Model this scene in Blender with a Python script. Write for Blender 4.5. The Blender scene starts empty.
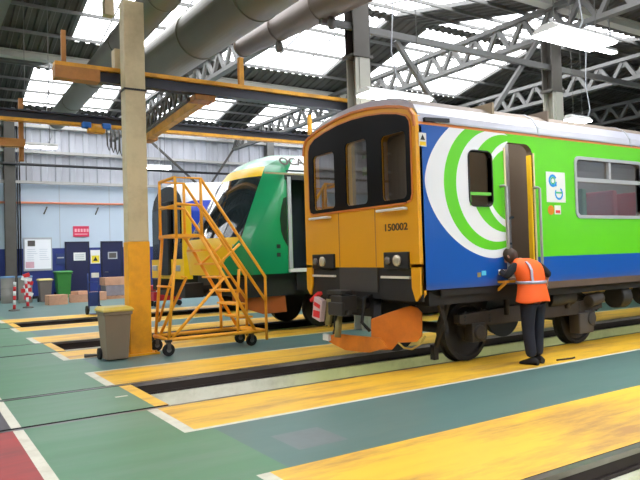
import bpy, bmesh, math, random
from mathutils import Vector, Matrix, Euler
random.seed(4)
D = bpy.data; S = bpy.context.scene; COL = S.collection
PI = math.pi

# ---------------------------------------------------------------- camera, world, exposure
F_PX, YAW, PITCH, ROLL, EYE = 642.5, 0.572386, 0.0233692, -0.0291475, 1.55
fw = Vector((math.sin(YAW)*math.cos(PITCH), math.cos(YAW)*math.cos(PITCH), math.sin(PITCH)))
rt = Vector((math.cos(YAW), -math.sin(YAW), 0)); up = rt.cross(fw)
r2 = rt*math.cos(ROLL)+up*math.sin(ROLL); u2 = -rt*math.sin(ROLL)+up*math.cos(ROLL)
cd = D.cameras.new('camera'); cam = D.objects.new('camera', cd); COL.objects.link(cam)
cd.sensor_width = 36; cd.lens = F_PX*36/640; cd.clip_end = 300
cam.matrix_world = Matrix(((r2.x, u2.x, -fw.x, 0), (r2.y, u2.y, -fw.y, 0), (r2.z, u2.z, -fw.z, EYE), (0, 0, 0, 1)))
S.camera = cam
w = D.worlds.new('overcast_sky'); S.world = w; w.use_nodes = True
bg = w.node_tree.nodes['Background']; bg.inputs[0].default_value = (.97, .98, 1, 1); bg.inputs[1].default_value = 4.2
S.view_settings.view_transform = 'Standard'; S.view_settings.look = 'None'
S.view_settings.gamma = 1; S.view_settings.use_curve_mapping = False
S.view_settings.exposure = .82
LAMP = 11.0

# ---------------------------------------------------------------- materials
def s2l(c):
    return tuple(((v/255)/12.92 if v/255 <= .04045 else ((v/255+.055)/1.055)**2.4) for v in c)
MATS = {}
def mat(name, rgb, rough=.5, metal=0, var=.12, scale=3.0, stretch=(1,1,1), dirt=None, dirt_amt=.5, bump=0, spec=.5, coat=0):
    """painted / worn surface: noise varies the tone, an optional second noise blends in dirt"""
    if name in MATS: return MATS[name]
    m = D.materials.new(name); m.use_nodes = True; nt = m.node_tree; N = nt.nodes; L = nt.links
    b = N['Principled BSDF']; b.inputs['Roughness'].default_value = rough; b.inputs['Metallic'].default_value = metal
    b.inputs['Specular IOR Level'].default_value = spec; b.inputs['Coat Weight'].default_value = coat
    tc = N.new('ShaderNodeTexCoord'); mp = N.new('ShaderNodeMapping'); mp.inputs['Scale'].default_value = stretch
    L.new(tc.outputs['Object'], mp.inputs[0])
    nz = N.new('ShaderNodeTexNoise'); nz.inputs['Scale'].default_value = scale; nz.inputs['Detail'].default_value = 6
    L.new(mp.outputs[0], nz.inputs['Vector'])
    c = s2l(rgb); mx = N.new('ShaderNodeMix'); mx.data_type = 'RGBA'
    mx.inputs[6].default_value = tuple(v*(1-var) for v in c)+(1,); mx.inputs[7].default_value = tuple(min(1, v*(1+var)) for v in c)+(1,)
    L.new(nz.outputs[0], mx.inputs[0]); out = mx.outputs[2]
    if dirt:
        n2 = N.new('ShaderNodeTexNoise'); n2.inputs['Scale'].default_value = scale*.6; n2.inputs['Detail'].default_value = 8; n2.inputs['Roughness'].default_value = .7
        mp2 = N.new('ShaderNodeMapping'); mp2.inputs['Scale'].default_value = stretch; mp2.inputs['Location'].default_value = (5.2, 1.7, 3)
        L.new(tc.outputs['Object'], mp2.inputs[0]); L.new(mp2.outputs[0], n2.inputs['Vector'])
        rp = N.new('ShaderNodeMapRange'); rp.inputs[1].default_value = .46; rp.inputs[2].default_value = .68; rp.inputs[4].default_value = dirt_amt
        L.new(n2.outputs[0], rp.inputs[0]); m2 = N.new('ShaderNodeMix'); m2.data_type = 'RGBA'
        L.new(rp.outputs[0], m2.inputs[0]); L.new(out, m2.inputs[6]); m2.inputs[7].default_value = s2l(dirt)+(1,); out = m2.outputs[2]
    L.new(out, b.inputs['Base Color'])
    if bump:
        bp = N.new('ShaderNodeBump'); bp.inputs['Strength'].default_value = bump; bp.inputs['Distance'].default_value = .01
        L.new(nz.outputs[0], bp.inputs['Height']); L.new(bp.outputs[0], b.inputs['Normal'])
    MATS[name] = m; return m
def emis(name, rgb, k):
    m = D.materials.new(name); m.use_nodes = True; b = m.node_tree.nodes['Principled BSDF']
    b.inputs['Base Color'].default_value = (.8, .8, .8, 1); b.inputs['Emission Color'].default_value = rgb+(1,); b.inputs['Emission Strength'].default_value = k
    MATS[name] = m; return m
def glassmat(name, tint, refl=.12, rough=.03):
    m = D.materials.new(name); m.use_nodes = True; nt = m.node_tree; N = nt.nodes; L = nt.links
    for n in list(N): N.remove(n)
    o = N.new('ShaderNodeOutputMaterial'); t = N.new('ShaderNodeBsdfTransparent'); g = N.new('ShaderNodeBsdfGlossy'); mx = N.new('ShaderNodeMixShader')
    fr = N.new('ShaderNodeFresnel'); fr.inputs[0].default_value = 1.5
    ad = N.new('ShaderNodeMath'); ad.operation = 'MULTIPLY_ADD'; ad.inputs[1].default_value = .3; ad.inputs[2].default_value = refl
    t.inputs[0].default_value = tint+(1,); g.inputs['Roughness'].default_value = rough
    L.new(fr.outputs[0], ad.inputs[0]); L.new(ad.outputs[0], mx.inputs[0]); L.new(t.outputs[0], mx.inputs[1]); L.new(g.outputs[0], mx.inputs[2]); L.new(mx.outputs[0], o.inputs[0])
    MATS[name] = m; return m

FLX = (.35, 1.6, 1)
M_green = mat('floor_green_paint', (86, 130, 96), .42, var=.2, scale=1.4, stretch=FLX, dirt=(120, 140, 125), dirt_amt=.5)
M_teal = mat('floor_teal_paint', (86, 114, 108), .42, var=.15, scale=1.4, stretch=FLX, dirt=(110, 128, 124), dirt_amt=.4)
M_yel = mat('floor_yellow_paint', (238, 188, 58), .42, var=.14, scale=2.0, stretch=(.5, 2.6, 1), dirt=(172, 122, 72), dirt_amt=.9)
M_wht = mat('floor_white_line', (214, 210, 192), .5, var=.12, scale=5, dirt=(170, 160, 130), dirt_amt=.5)
M_red = mat('floor_red_paint', (160, 62, 58), .45, var=.25, scale=2, stretch=FLX, dirt=(92, 60, 60), dirt_amt=.7)
M_dkf = mat('floor_dark_patch', (78, 74, 78), .5, var=.2, scale=3)
M_patch = mat('floor_grey_patch', (112, 122, 122), .45, var=.2, scale=3, dirt=(96, 100, 100))
M_conc = mat('pit_concrete', (120, 118, 108), .8, var=.2, scale=3, dirt=(60, 58, 55))
M_dark = mat('oily_black', (26, 25, 25), .6, var=.4, scale=6)
M_roof = mat('roof_sheet', (78, 74, 70), .65, var=.25, scale=2, dirt=(55, 52, 48))
M_steel = mat('grey_steel_paint', (106, 106, 104), .55, var=.15, scale=3, dirt=(96, 92, 84))
M_dsteel = mat('dark_steel_paint', (84, 80, 74), .6, var=.2, scale=3)
M_cranel = mat('crane_yellow', (222, 158, 40), .5, var=.18, scale=4, dirt=(120, 80, 40), dirt_amt=.5)
M_orange = mat('crane_brown_orange', (176, 118, 52), .55, var=.2, scale=4, dirt=(90, 60, 40))
M_blk = mat('black_paint', (22, 22, 24), .5, var=.3)
M_rub = mat('black_rubber', (24, 24, 24), .8, var=.2)
M_colb = mat('column_beige', (206, 190, 150), .55, var=.1, scale=2, dirt=(140, 124, 92), dirt_amt=.4)
M_coly = mat('column_yellow', (246, 172, 24), .5, var=.1, scale=3, dirt=(170, 106, 34), dirt_amt=.4)
M_duct = mat('duct_metal', (128, 124, 108), .42, metal=.55, var=.15, scale=1.5)
M_duct2 = mat('duct_metal_brown', (124, 112, 104), .45, metal=.5, var=.15, scale=1.5)
M_wallp = mat('wall_pale_panel', (186, 200, 214), .6, var=.05, scale=1)
M_wallb = mat('wall_navy_paint', (30, 48, 118), .5, var=.12, scale=1.5)
M_wallu = mat('wall_upper_sheet', (186, 188, 196), .55, var=.16, scale=1.1, stretch=(1.4, 1, .12), dirt=(132, 130, 134), dirt_amt=.6)
M_dkcorr = mat('wall_dark_sheet', (74, 76, 80), .6, var=.15, scale=1)
M_door = mat('door_navy', (20, 26, 66), .45, var=.12)
M_white = mat('white_paint', (225, 226, 222), .4, var=.05)
M_wgrey = mat('light_grey_paint', (168, 172, 176), .4, var=.08, scale=2)
M_rail = mat('rail_steel', (120, 116, 116), .32, metal=.85, var=.25, scale=8)
M_railweb = mat('rail_web_rust', (44, 34, 30), .8, var=.3, scale=8)
M_lamp = emis('fluorescent_diffuser', (1, .99, .97), LAMP)
M_lamph = mat('lamp_housing', (215, 215, 212), .4, var=.03)
M_glass = glassmat('roof_glazing', (.97, .98, 1.0), 0.0, .15)
emis('saloon_fill', (1, .95, .85), 10.0); emis('vestibule_fill', (1, .97, .92), 34.0)  # emitters added to brighten the train interior
M_tint = glassmat('tinted_glass', (.6, .6, .57), .0, .03)
M_tint2 = glassmat('dark_tinted_glass', (.42, .42, .40), .03, .03)

# ---------------------------------------------------------------- builders
class MB:
    def __init__(s): s.bm = bmesh.new(); s.i = 0
    def m(s, i): s.i = i; return s
    def face(s, pts, flip=False):
        vs = [s.bm.verts.new(p) for p in pts]
        if flip: vs.reverse()
        f = s.bm.faces.new(vs); f.material_index = s.i; return s
    def box(s, x0, x1, y0, y1, z0, z1):
        vs = [s.bm.verts.new((x, y, z)) for x in (x0, x1) for y in (y0, y1) for z in (z0, z1)]
        for q in ((0,1,3,2), (4,6,7,5), (0,4,5,1), (2,3,7,6), (0,2,6,4), (1,5,7,3)):
            f = s.bm.faces.new([vs[k] for k in q]); f.material_index = s.i
        return s
    def cbox(s, c, d, rz=0, rot=None):
        R = rot if rot is not None else Matrix.Rotation(rz, 3, 'Z')
        vs = [s.bm.verts.new(Vector(c)+R @ Vector((x*d[0]/2, y*d[1]/2, z*d[2]/2))) for x in (-1, 1) for y in (-1, 1) for z in (-1, 1)]
        for q in ((0,1,3,2), (4,6,7,5), (0,4,5,1), (2,3,7,6), (0,2,6,4), (1,5,7,3)):
            f = s.bm.faces.new([vs[k] for k in q]); f.material_index = s.i
        return s
    def bar(s, a, b, w, h=None):
        a = Vector(a); b = Vector(b); h = h or w; d = (b-a); n = d.normalized()
        sx = n.cross(Vector((0, 0, 1)));  sx = sx.normalized() if sx.length > 1e-4 else Vector((1, 0, 0)); sz = sx.cross(n)
        vs = [s.bm.verts.new(p+sx*x*w/2+sz*z*h/2) for p in (a, b) for x in (-1, 1) for z in (-1, 1)]
        for q in ((0,1,3,2), (4,6,7,5), (0,4,5,1), (2,3,7,6), (0,2,6,4), (1,5,7,3)):
            f = s.bm.faces.new([vs[k] for k in q]); f.material_index = s.i
        return s
    def tube(s, pts, r, n=10, r1=None, caps=True):
        pts = [Vector(p) for p in pts]; rings = []; prev = None; m = len(pts)
        for k, p in enumerate(pts):
            d = (pts[min(k+1, m-1)]-pts[max(k-1, 0)]).normalized()
            a = prev if prev is not None else (Vector((0, 0, 1)) if abs(d.z) < .9 else Vector((1, 0, 0)))
            x = a.cross(d).normalized() if prev is None else (prev-d*prev.dot(d)).normalized()
            prev = x; y = d.cross(x); rr = r if r1 is None else r+(r1-r)*k/(m-1)
            rings.append([s.bm.verts.new(p+(x*math.cos(t)+y*math.sin(t))*rr) for t in [2*PI*j/n for j in range(n)]])
        for A, B in zip(rings, rings[1:]):
            for j in range(n):
                f = s.bm.faces.new((A[j], A[(j+1)%n], B[(j+1)%n], B[j])); f.material_index = s.i; f.smooth = True
        if caps:
            for R in (rings[0][::-1], rings[-1]):
                f = s.bm.faces.new(R); f.material_index = s.i
        return s
    def lathe(s, c, axis, prof, n=28):
        """prof = [(distance along axis, radius)], revolved round axis through c"""
        c = Vector(c); ax = Vector(axis).normalized(); a = Vector((0, 0, 1)) if abs(ax.z) < .9 else Vector((1, 0, 0))
        x = a.cross(ax).normalized(); y = ax.cross(x); rings = []
        for h, r in prof:
            rings.append([s.bm.verts.new(c+ax*h+(x*math.cos(2*PI*j/n)+y*math.sin(2*PI*j/n))*max(r, 1e-4)) for j in range(n)])
        for A, B in zip(rings, rings[1:]):
            for j in range(n):
                f = s.bm.faces.new((A[j], A[(j+1)%n], B[(j+1)%n], B[j])); f.material_index = s.i
        for R in (rings[0][::-1], rings[-1]): 
            f = s.bm.faces.new(R); f.material_index = s.i
        return s
    def prism(s, poly, d):
        """poly: list of 3D points (planar), extruded by vector d"""
        d = Vector(d); A = [s.bm.verts.new(Vector(p)) for p in poly]; B = [s.bm.verts.new(Vector(p)+d) for p in poly]; n = len(A)
        f = s.bm.faces.new(A[::-1]); f.material_index = s.i; f = s.bm.faces.new(B); f.material_index = s.i
        for j in range(n):
            f = s.bm.faces.new((A[j], A[(j+1)%n], B[(j+1)%n], B[j])); f.material_index = s.i
        return s
    def build(s, name, mats, parent=None, bevel=0, smooth=False, org=None):
        if not isinstance(mats, (list, tuple)): mats = [mats]
        bm = s.bm
        if org is None: org = root_loc(parent)
        if org.length > 0: bmesh.ops.translate(bm, verts=bm.verts, vec=-org)
        bmesh.ops.recalc_face_normals(bm, faces=bm.faces)
        if smooth:
            for f in bm.faces: f.smooth = True
        me = D.meshes.new(name); bm.to_mesh(me); bm.free()
        for q in mats: me.materials.append(q)
        if smooth: 
            try: me.set_sharp_from_angle(angle=math.radians(40))
            except Exception: pass
        o = D.objects.new(name, me); COL.objects.link(o)
        if parent: o.parent = parent
        elif org.length > 0: o.location = org
        if bevel:
            b = o.modifiers.new('bevel', 'BEVEL'); b.width = bevel; b.segments = 2; b.limit_method = 'ANGLE'
        return o
def root_loc(p):
    if p is None: return Vector((0, 0, 0))
    while p.parent: p = p.parent
    return p.location.copy()
def tag(o, label=None, cat=None, group=None, kind=None):
    if label: o['label'] = label
    if cat: o['category'] = cat
    if group: o['group'] = group
    if kind: o['kind'] = kind
    return o
def thing(name, loc, label, cat, group=None):
    o = D.objects.new(name, None); COL.objects.link(o); o.location = loc; o.empty_display_size = .2
    return tag(o, label, cat, group)
def struct(o): o['kind'] = 'structure'; return o
def kids(o): return [c for c in D.objects if c.parent == o]
def copy_tree(o, parent=None):
    c = o.copy(); COL.objects.link(c); c.parent = parent
    for k in kids(o): copy_tree(k, c)
    return c
def rrect(x0, x1, z0, z1, r, n=5):
    """rounded rectangle in 2D; r may be 4 radii: bl, br, tr, tl"""
    if not isinstance(r, (tuple, list)): r = (r,)*4
    P = []
    for (cx, cz, a0, q) in ((x0+r[0], z0+r[0], PI, r[0]), (x1-r[1], z0+r[1], 1.5*PI, r[1]), (x1-r[2], z1-r[2], 0, r[2]), (x0+r[3], z1-r[3], .5*PI, r[3])):
        for k in range(n+1):
            a = a0+k*PI/2/n; P.append((cx+q*math.cos(a), cz+q*math.sin(a)))
    return P
def cut(o, cutters):
    """bake boolean openings into the mesh"""
    for c in cutters:
        m = o.modifiers.new('cut', 'BOOLEAN'); m.operation = 'DIFFERENCE'; m.solver = 'EXACT'; m.object = c
    bpy.context.view_layer.update()
    dg = bpy.context.evaluated_depsgraph_get(); me = D.meshes.new_from_object(o.evaluated_get(dg))
    o.modifiers.clear(); o.data = me
    for c in cutters: D.objects.remove(c, do_unlink=True)
def text_mesh(body, size, mtx, m, name, parent, depth=.002, bold=0):
    cu = D.curves.new('t', 'FONT'); cu.body = body; cu.size = size; cu.extrude = depth; cu.offset = bold; cu.align_x = 'CENTER'; cu.align_y = 'CENTER'
    t = D.objects.new('t', cu); COL.objects.link(t); bpy.context.view_layer.update()
    me = D.meshes.new_from_object(t.evaluated_get(bpy.context.evaluated_depsgraph_get())); D.objects.remove(t, do_unlink=True)
    me.transform(mtx); me.transform(Matrix.Translation(-root_loc(parent))); me.materials.clear(); me.materials.append(m); me.name = name
    o = D.objects.new(name, me); COL.objects.link(o); o.parent = parent; return o
def facing(loc, xdir, updir):
    x = Vector(xdir).normalized(); y = Vector(updir).normalized(); z = x.cross(y)
    return Matrix(((x.x, y.x, z.x, loc[0]), (x.y, y.y, z.y, loc[1]), (x.z, y.z, z.z, loc[2]), (0, 0, 0, 1)))

# ================================================================ SETTING
PITS = [2.16, 7.41, 12.67, 17.93]
X0, X1, YN, YF = -14, 44, -10.6, 30.5
XE = 2.34; XW = 2.07                        # left end of every pit, left end of the painted bands
def floor():
    ys = {YN, YF}
    for c in PITS:
        for d in (-1.88, -1.82, -.80, -.69, .03, .09, .69, .80, 1.92, 1.98): ys.add(round(c+d, 3))
    ys |= {4.46, 4.95, 6.0}
    xs = sorted({X0, .81, .90, 1.98, 2.12, XW, XW+.11, 2.19, XE, 2.62, 3.1, X1}); ys = sorted(ys)
    b = MB()
    for xa, xb in zip(xs, xs[1:]):
        for ya, yb in zip(ys, ys[1:]):
            x = (xa+xb)/2; y = (ya+yb)/2; c = min(PITS, key=lambda v: abs(v-y)); d = y-c
            if abs(d) < .80 and x > XE: continue
            if .69 < abs(d) < .80: continue
            k = 0
            if x > XE: k = 1
            if XW < x and (-1.88 < d < -.8 or .8 < d < 1.98):
                k = 2
                if x < XW+.11 or d < -1.82 or (d > 1.92 and c > 3): k = 3
            if abs(d) < .69 and 2.19 < x < XE: k = 2
            if c == 7.41 and .03 < d < .09 and 1.98 < x < 2.12: k = 3
            if y < 9:
                if .81 < x < .90: k = 3
                if x < .81: k = 4 if y < 6.7 else (5 if y < 8.1 else 0)
            if 2.62 < x < 3.1 and 4.46 < y < 4.95: k = 6
            b.m(k).face([(xa, ya, 0), (xb, ya, 0), (xb, yb, 0), (xa, yb, 0)])
    for c in PITS:
        # embedded rail slots left of the pit, and the ledge + pit beyond it
        for s in (-1, 1):
            ya, yb = sorted((c+s*.69, c+s*.80))
            b.m(8).face([(X0, ya, -.17), (XE, ya, -.17), (XE, yb, -.17), (X0, yb, -.17)])
            b.face([(X0, ya, -.17), (XE, ya, -.17), (XE, ya, 0), (X0, ya, 0)]); b.face([(X0, yb, -.17), (XE, yb, -.17), (XE, yb, 0), (X0, yb, 0)])
            # slab edge, ledge and painted pit wall
            yo, yi = c+s*.80, c+s*.67
            b.m(8).face([(XE, yo, 0), (X1, yo, 0), (X1, yo, -.17), (XE, yo, -.17)])
            b.m(9).face([(XE, yo, -.17), (X1, yo, -.17), (X1, yi, -.17), (XE, yi, -.17)])
            b.m(9).face([(XE, yi, -.17), (X1, yi, -.17), (X1, yi, -1.3), (XE, yi, -1.3)])
        b.m(9).face([(XE, c-.8, -1.3), (XE, c+.8, -1.3), (XE, c+.8, 0), (XE, c-.8, 0)])
        b.m(7).face([(XE, c-.67, -1.3), (X1, c-.67, -1.3), (X1, c+.67, -1.3), (XE, c+.67, -1.3)])
    # yard slab underneath closes the shell
    b.m(7).face([(X0, YN, -1.31), (X1, YN, -1.31), (X1, YF, -1.31), (X0, YF, -1.31)])
    bmesh.ops.remove_doubles(b.bm, verts=b.bm.verts, dist=1e-4)
    pw = mat('pit_wall_paint', (226, 224, 208), .5, var=.1, scale=2, dirt=(150, 150, 112), dirt_amt=.5)
    # pale grey paint; further along, yellow-green lamp glow is tinted into its colour
    nt = pw.node_tree; N = nt.nodes; L = nt.links; pr = N['Principled BSDF']; src = pr.inputs['Base Color'].links[0].from_socket
    tc = N.new('ShaderNodeTexCoord'); sp = N.new('ShaderNodeSeparateXYZ'); L.new(tc.outputs['Object'], sp.inputs[0])
    mr = N.new('ShaderNodeMapRange'); mr.inputs[1].default_value = 4.3; mr.inputs[2].default_value = 5.2; L.new(sp.outputs[0], mr.inputs[0])
    mx = N.new('ShaderNodeMix'); mx.data_type = 'RGBA'; mx.blend_type = 'MULTIPLY'; mx.inputs[7].default_value = (.93, 1, .55, 1)
    L.new(mr.outputs[0], mx.inputs[0]); L.new(src, mx.inputs[6]); L.new(mx.outputs[2], pr.inputs['Base Color'])
    return struct(b.build('floor', [M_green, M_teal, M_yel, M_wht, M_red, M_dkf, M_patch, M_conc, M_dark, pw]))
floor()

def corr(b, xa, xb, A, B, pitch=.3, h=.05):
    """trapezoidal ribbed sheet between edge points A=(y,z) and B=(y,z); ribs run A->B"""
    n = max(1, round((xb-xa)/pitch)); p = (xb-xa)/n
    d = Vector((0, B[0]-A[0], B[1]-A[1])); nn = Vector((1, 0, 0)).cross(d).normalized()*h
    if nn.z > 0: nn = -nn
    xs = []
    for k in range(n):
        for f, o in ((0, 0), (.45, 0), (.55, 1), (.9, 1)): xs.append((xa+(k+f)*p, o))
    xs.append((xb, 0))
    for (x, o), (x2, o2) in zip(xs, xs[1:]):
        b.face([(x, A[0]+nn.y*o, A[1]+nn.z*o), (x2, A[0]+nn.y*o2, A[1]+nn.z*o2), (x2, B[0]+nn.y*o2, B[1]+nn.z*o2), (x, B[0]+nn.y*o, B[1]+nn.z*o)])
# roof: ridges run along the tracks, glazed strips run up each slope
ZV, RISE, PER = 8.05, 1.15, 10.6
def roofz(y):
    t = ((y-YN) % PER)/PER; return ZV+RISE*(1-abs(2*t-1))
STRIPS = [(-11, -6.5), (-4.4, -1.2), (4.2, 7.9), (8.5, 13.3), (14.9, 20.2), (20.6, 24.9), (26.8, 31.1), (33, 37.3)]  # unseen strips left of and behind the camera are added for daylight
slopes = []
y = YN
while y < YF-.1:
    slopes.append((y, min(y+PER/2, YF))); y += PER/2
b = MB(); wn = 0
for ya, yb in slopes:
    m0 = 1.05 if abs(roofz(ya)-ZV) < .01 else .25; m1 = .25 if m0 > 1 else 1.05
    if yb >= YF-.01: m1 = .5
    ga, gb = ya+m0, yb-m1
    sl = lambda q: roofz(ya+1e-5)+(roofz(yb-1e-5)-roofz(ya+1e-5))*(q-ya)/(yb-ya)
    xx = X0
    here = [q for q in STRIPS if (yb < 1 or q[0] < 14 or (q[0] < 16 and ya > 10))]
    for s0, s1 in here+[(X1, X1)]:
        if s0 > xx: corr(b, xx, s0, (ya, sl(ya)), (yb, sl(yb)))
        if s1 > s0:
            corr(b, s0, s1, (ya, sl(ya)), (ga, sl(ga))); corr(b, s0, s1, (gb, sl(gb)), (yb, sl(yb)))
            wn += 1; g = MB()
            g.m(0).face([(s0, ga, sl(ga)+.03), (s1, ga, sl(ga)+.03), (s1, gb, sl(gb)+.03), (s0, gb, sl(gb)+.03)])
            g.m(1)
            for k in range(1, 4):
                q = s0+(s1-s0)*k/4; g.bar((q, ga, sl(ga)), (q, gb, sl(gb)), .03, .04)
            g.bar((s0, ga, sl(ga)), (s0, gb, sl(gb)), .1, .12); g.bar((s1, ga, sl(ga)), (s1, gb, sl(gb)), .1, .12)
            struct(g.build('window_%d' % wn, [M_glass, M_steel]))
        xx = s1
struct(b.build('ceiling', M_roof))
# purlins along the tracks
pn = 0
b = MB()
for ya, yb in slopes:
    for k in range(1, 4):
        q = ya+(yb-ya)*k/4; z = roofz(q)-.12
        b.box(X0, X1, q-.03, q+.03, z-.05, z+.04)
struct(b.build('trim_1', M_steel))
b = MB()
for q in (YN+PER, YN+2*PER, YN+3*PER):
    b.box(X0, X1, q-.14, q+.14, ZV-.24, ZV-.08); b.box(X0, X1, q-.2, q+.2, ZV-.08, ZV-.04)
struct(b.build('trim_2', mat('gutter_paint', (176, 174, 166), .55, var=.1)))

# lattice roof girders running across the shed
def girder(x, label):
    z0, z1 = 7.12, 7.82; y0, y1 = YN+.05, YF-.45
    b = MB()
    for z in (z0, z1): b.box(x-.11, x+.11, y0, y1, z-.06, z+.06)
    n = int((y1-y0)/.9); p = (y1-y0)/n
    for k in range(n):
        y = y0+k*p
        b.bar((x, y, z0), (x, y+p/2, z1), .10, .12); b.bar((x, y+p/2, z1), (x, y+p, z0), .10, .12)
        b.cbox((x, y+p/2, z1-.14), (.02, .3, .22)); b.cbox((x, y, z0+.12), (.02, .26, .2))
    o = b.build('lattice_girder', M_steel); tag(o, label, 'roof girder', 'lattice girders under the roof')
girder(1.8, 'grey lattice roof girder hidden mostly by the ducts at upper left')
girder(8.05, 'grey lattice roof girder running beside the big round duct')
girder(14.25, 'grey lattice roof girder over the column behind the long hanging lamp')
girder(20.4, 'grey lattice roof girder at the right edge behind the big lamp')
girder(26.6, 'grey lattice roof girder far off above the right end of the train')
girder(32.8, 'grey lattice roof girder farthest to the right, nearest the dark end wall')

# back wall ------------------------------------------------------
b = MB()
b.m(1).face([(X0, YF, 0), (X1, YF, 0), (X1, YF, 2.2), (X0, YF, 2.2)])
b.m(0).face([(X0, YF, 2.2), (X1, YF, 2.2), (X1, YF, 5.06), (X0, YF, 5.06)])
for x in [X0+2.2*k for k in range(27)]: b.m(2).box(x-.012, x+.012, YF-.008, YF, 2.2, 5.06)
b.m(3); n = int((X1-X0)/.6)
for k in range(n):
    x = X0+k*(X1-X0)/n; p = (X1-X0)/n
    b.face([(x, YF, 5.06), (x+p*.5, YF, 5.06), (x+p*.5, YF, 8.4), (x, YF, 8.4)])
    b.face([(x+p*.5, YF, 5.06), (x+p*.58, YF-.07, 5.06), (x+p*.58, YF-.07, 8.4), (x+p*.5, YF, 8.4)])
    b.face([(x+p*.58, YF-.07, 5.06), (x+p*.92, YF-.07, 5.06), (x+p*.92, YF-.07, 8.4), (x+p*.58, YF-.07, 8.4)])
    b.face([(x+p*.92, YF-.07, 5.06), (x+p, YF, 5.06), (x+p, YF, 8.4), (x+p*.92, YF-.07, 8.4)])
struct(b.build('wall_back', [M_wallp, M_wallb, M_wgrey, M_wallu]))
b = MB()
for z in (5.08, 6.42, 7.55): b.box(X0, X1, YF-.3, YF-.09, z-.05, z+.07)
struct(b.build('trim_3', mat('wall_rail_paint', (176, 174, 170), .5, var=.1)))
b = MB(); b.box(X0, X1, YF-.02, YF, 0, .12); struct(b.build('baseboard_back', M_blk))
# end walls and the wall behind the camera
def endwall(x, s, name):
    b = MB(); n = 100; p = (YF-YN)/n
    for k in range(n):
        y = YN+k*p
        pr = [(y, 0), (y+p*.5, 0), (y+p*.6, .06*s), (y+p*.9, .06*s), (y+p, 0)]
        for (a, o), (c, o2) in zip(pr, pr[1:]): b.face([(x+o, a, 0), (x+o2, c, 0), (x+o2, c, 9.4), (x+o, a, 9.4)])
    struct(b.build(name, M_dkcorr))
endwall(X1, -1, 'wall_right'); endwall(X0, 1, 'wall_left')
b = MB(); b.m(0).face([(X0, YN, 0), (X1, YN, 0), (X1, YN, 2.2), (X0, YN, 2.2)]); b.m(1).face([(X0, YN, 2.2), (X1, YN, 2.2), (X1, YN, 8.2), (X0, YN, 8.2)])
struct(b.build('wall_front', [M_wallb, M_wallp]))

# doors in the back wall
def wall_door(n, xa, xb, zt, sign):
    b = MB(); b.m(0).box(xa, xb, YF-.06, YF-.001, 0, zt)
    b.m(1).box(xa-.06, xa, YF-.09, YF-.001, 0, zt+.06).box(xb, xb+.06, YF-.09, YF-.001, 0, zt+.06).box(xa-.06, xb+.06, YF-.09, YF-.001, zt, zt+.06)
    o = struct(b.build('door_%d' % n, [M_door, mat('door_frame_navy', (16, 20, 48), .5)]))
    h = MB(); h.tube([(xa+.12, YF-.06, 1.05), (xa+.12, YF-.12, 1.05), (xa+.24, YF-.12, 1.05)], .015); h.build('door_handle', M_rail, o)
    if sign:
        h = MB(); h.m(0).box(xa+.3, xa+.82, YF-.075, YF-.061, 1.62, 1.98); h.m(1)
        for k in range(3): h.box(xa+.36, xa+.76, YF-.078, YF-.0751, 1.68+k*.09, 1.71+k*.09)
        h.build('notice', [M_white, M_wgrey], o)
    else:
        h = MB(); h.m(0).box(xa+.25, xa+.68, YF-.075, YF-.061, 1.65, 1.98); h.m(1).box(xa+.30, xa+.63, YF-.08, YF-.0751, 1.70, 1.93)
        h.build('vision_panel', [M_wgrey, M_dsteel], o)
wall_door(1, 6.05, 6.98, 2.42, True); wall_door(2, 7.62, 8.5, 2.42, False)
def wall_board(name, xa, xb, za, zb, mats, label, cat, draw=None):
    b = MB(); b.m(0).box(xa, xb, YF-.05, YF-.002, za, zb)
    if draw: draw(b)
    o = b.build(name, mats); tag(o, label, cat); return o
def draw_nb(b):
    random.seed(8)
    b.m(1).box(4.33, 5.4, YF-.06, YF-.0501, 1.3, 2.6)
    b.m(2).box(4.45, 4.75, YF-.064, YF-.0602, 2.3, 2.55)
    b.m(3).box(4.36, 4.7, YF-.064, YF-.0602, 1.35, 1.62)
    for r in range(6):
        for q in range(2):
            b.m(4).box(4.42+q*.5, 4.42+q*.5+random.uniform(.25, .42), YF-.063, YF-.0602, 1.7+r*.09, 1.72+r*.09)
wall_board('notice_board', 4.28, 5.45, 1.22, 2.68, [M_wgrey, mat('paper_white', (245, 246, 250), .5, var=.02), M_dsteel, mat('paper_pink', (222, 176, 186), .5), mat('faint_print', (205, 210, 220), .5)], 'white notice board covered with papers on the back wall, left of the doors', 'notice board', draw_nb)
def draw_red(b):
    b.m(1)
    for k in range(5): b.box(6.42+k*.13, 6.51+k*.13, YF-.056, YF-.0501, 2.92, 3.06)
    b.box(6.42, 6.98, YF-.056, YF-.0501, 2.8, 2.84)
wall_board('wall_sign', 6.36, 7.05, 2.7, 3.18, [mat('sign_red', (206, 48, 84), .5), mat('sign_pink', (236, 170, 180), .5)], 'red sign with pale lettering above the navy doors', 'sign', draw_red)
def draw_yel(b):
    b.m(1).box(7.14, 7.48, YF-.056, YF-.0501, 1.5, 1.83)
    b.m(2).prism([(7.2, YF-.056, 1.58), (7.42, YF-.056, 1.58), (7.31, YF-.056, 1.78)], (0, -.004, 0))
wall_board('warning_sign', 7.1, 7.52, 1.46, 2.08, [M_white, mat('sign_yellow', (224, 204, 40), .5), M_blk], 'white and yellow warning sign on the wall between the two navy doors', 'sign', draw_yel)
wall_board('wall_plate', 5.62, 5.98, 1.5, 1.95, [mat('plate_navy', (40, 60, 110), .4), M_wgrey], 'small blue and grey plate on the wall left of the first navy door', 'sign', lambda b: b.m(1).box(5.66, 5.94, YF-.056, YF-.0501, 1.74, 1.8))
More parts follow.
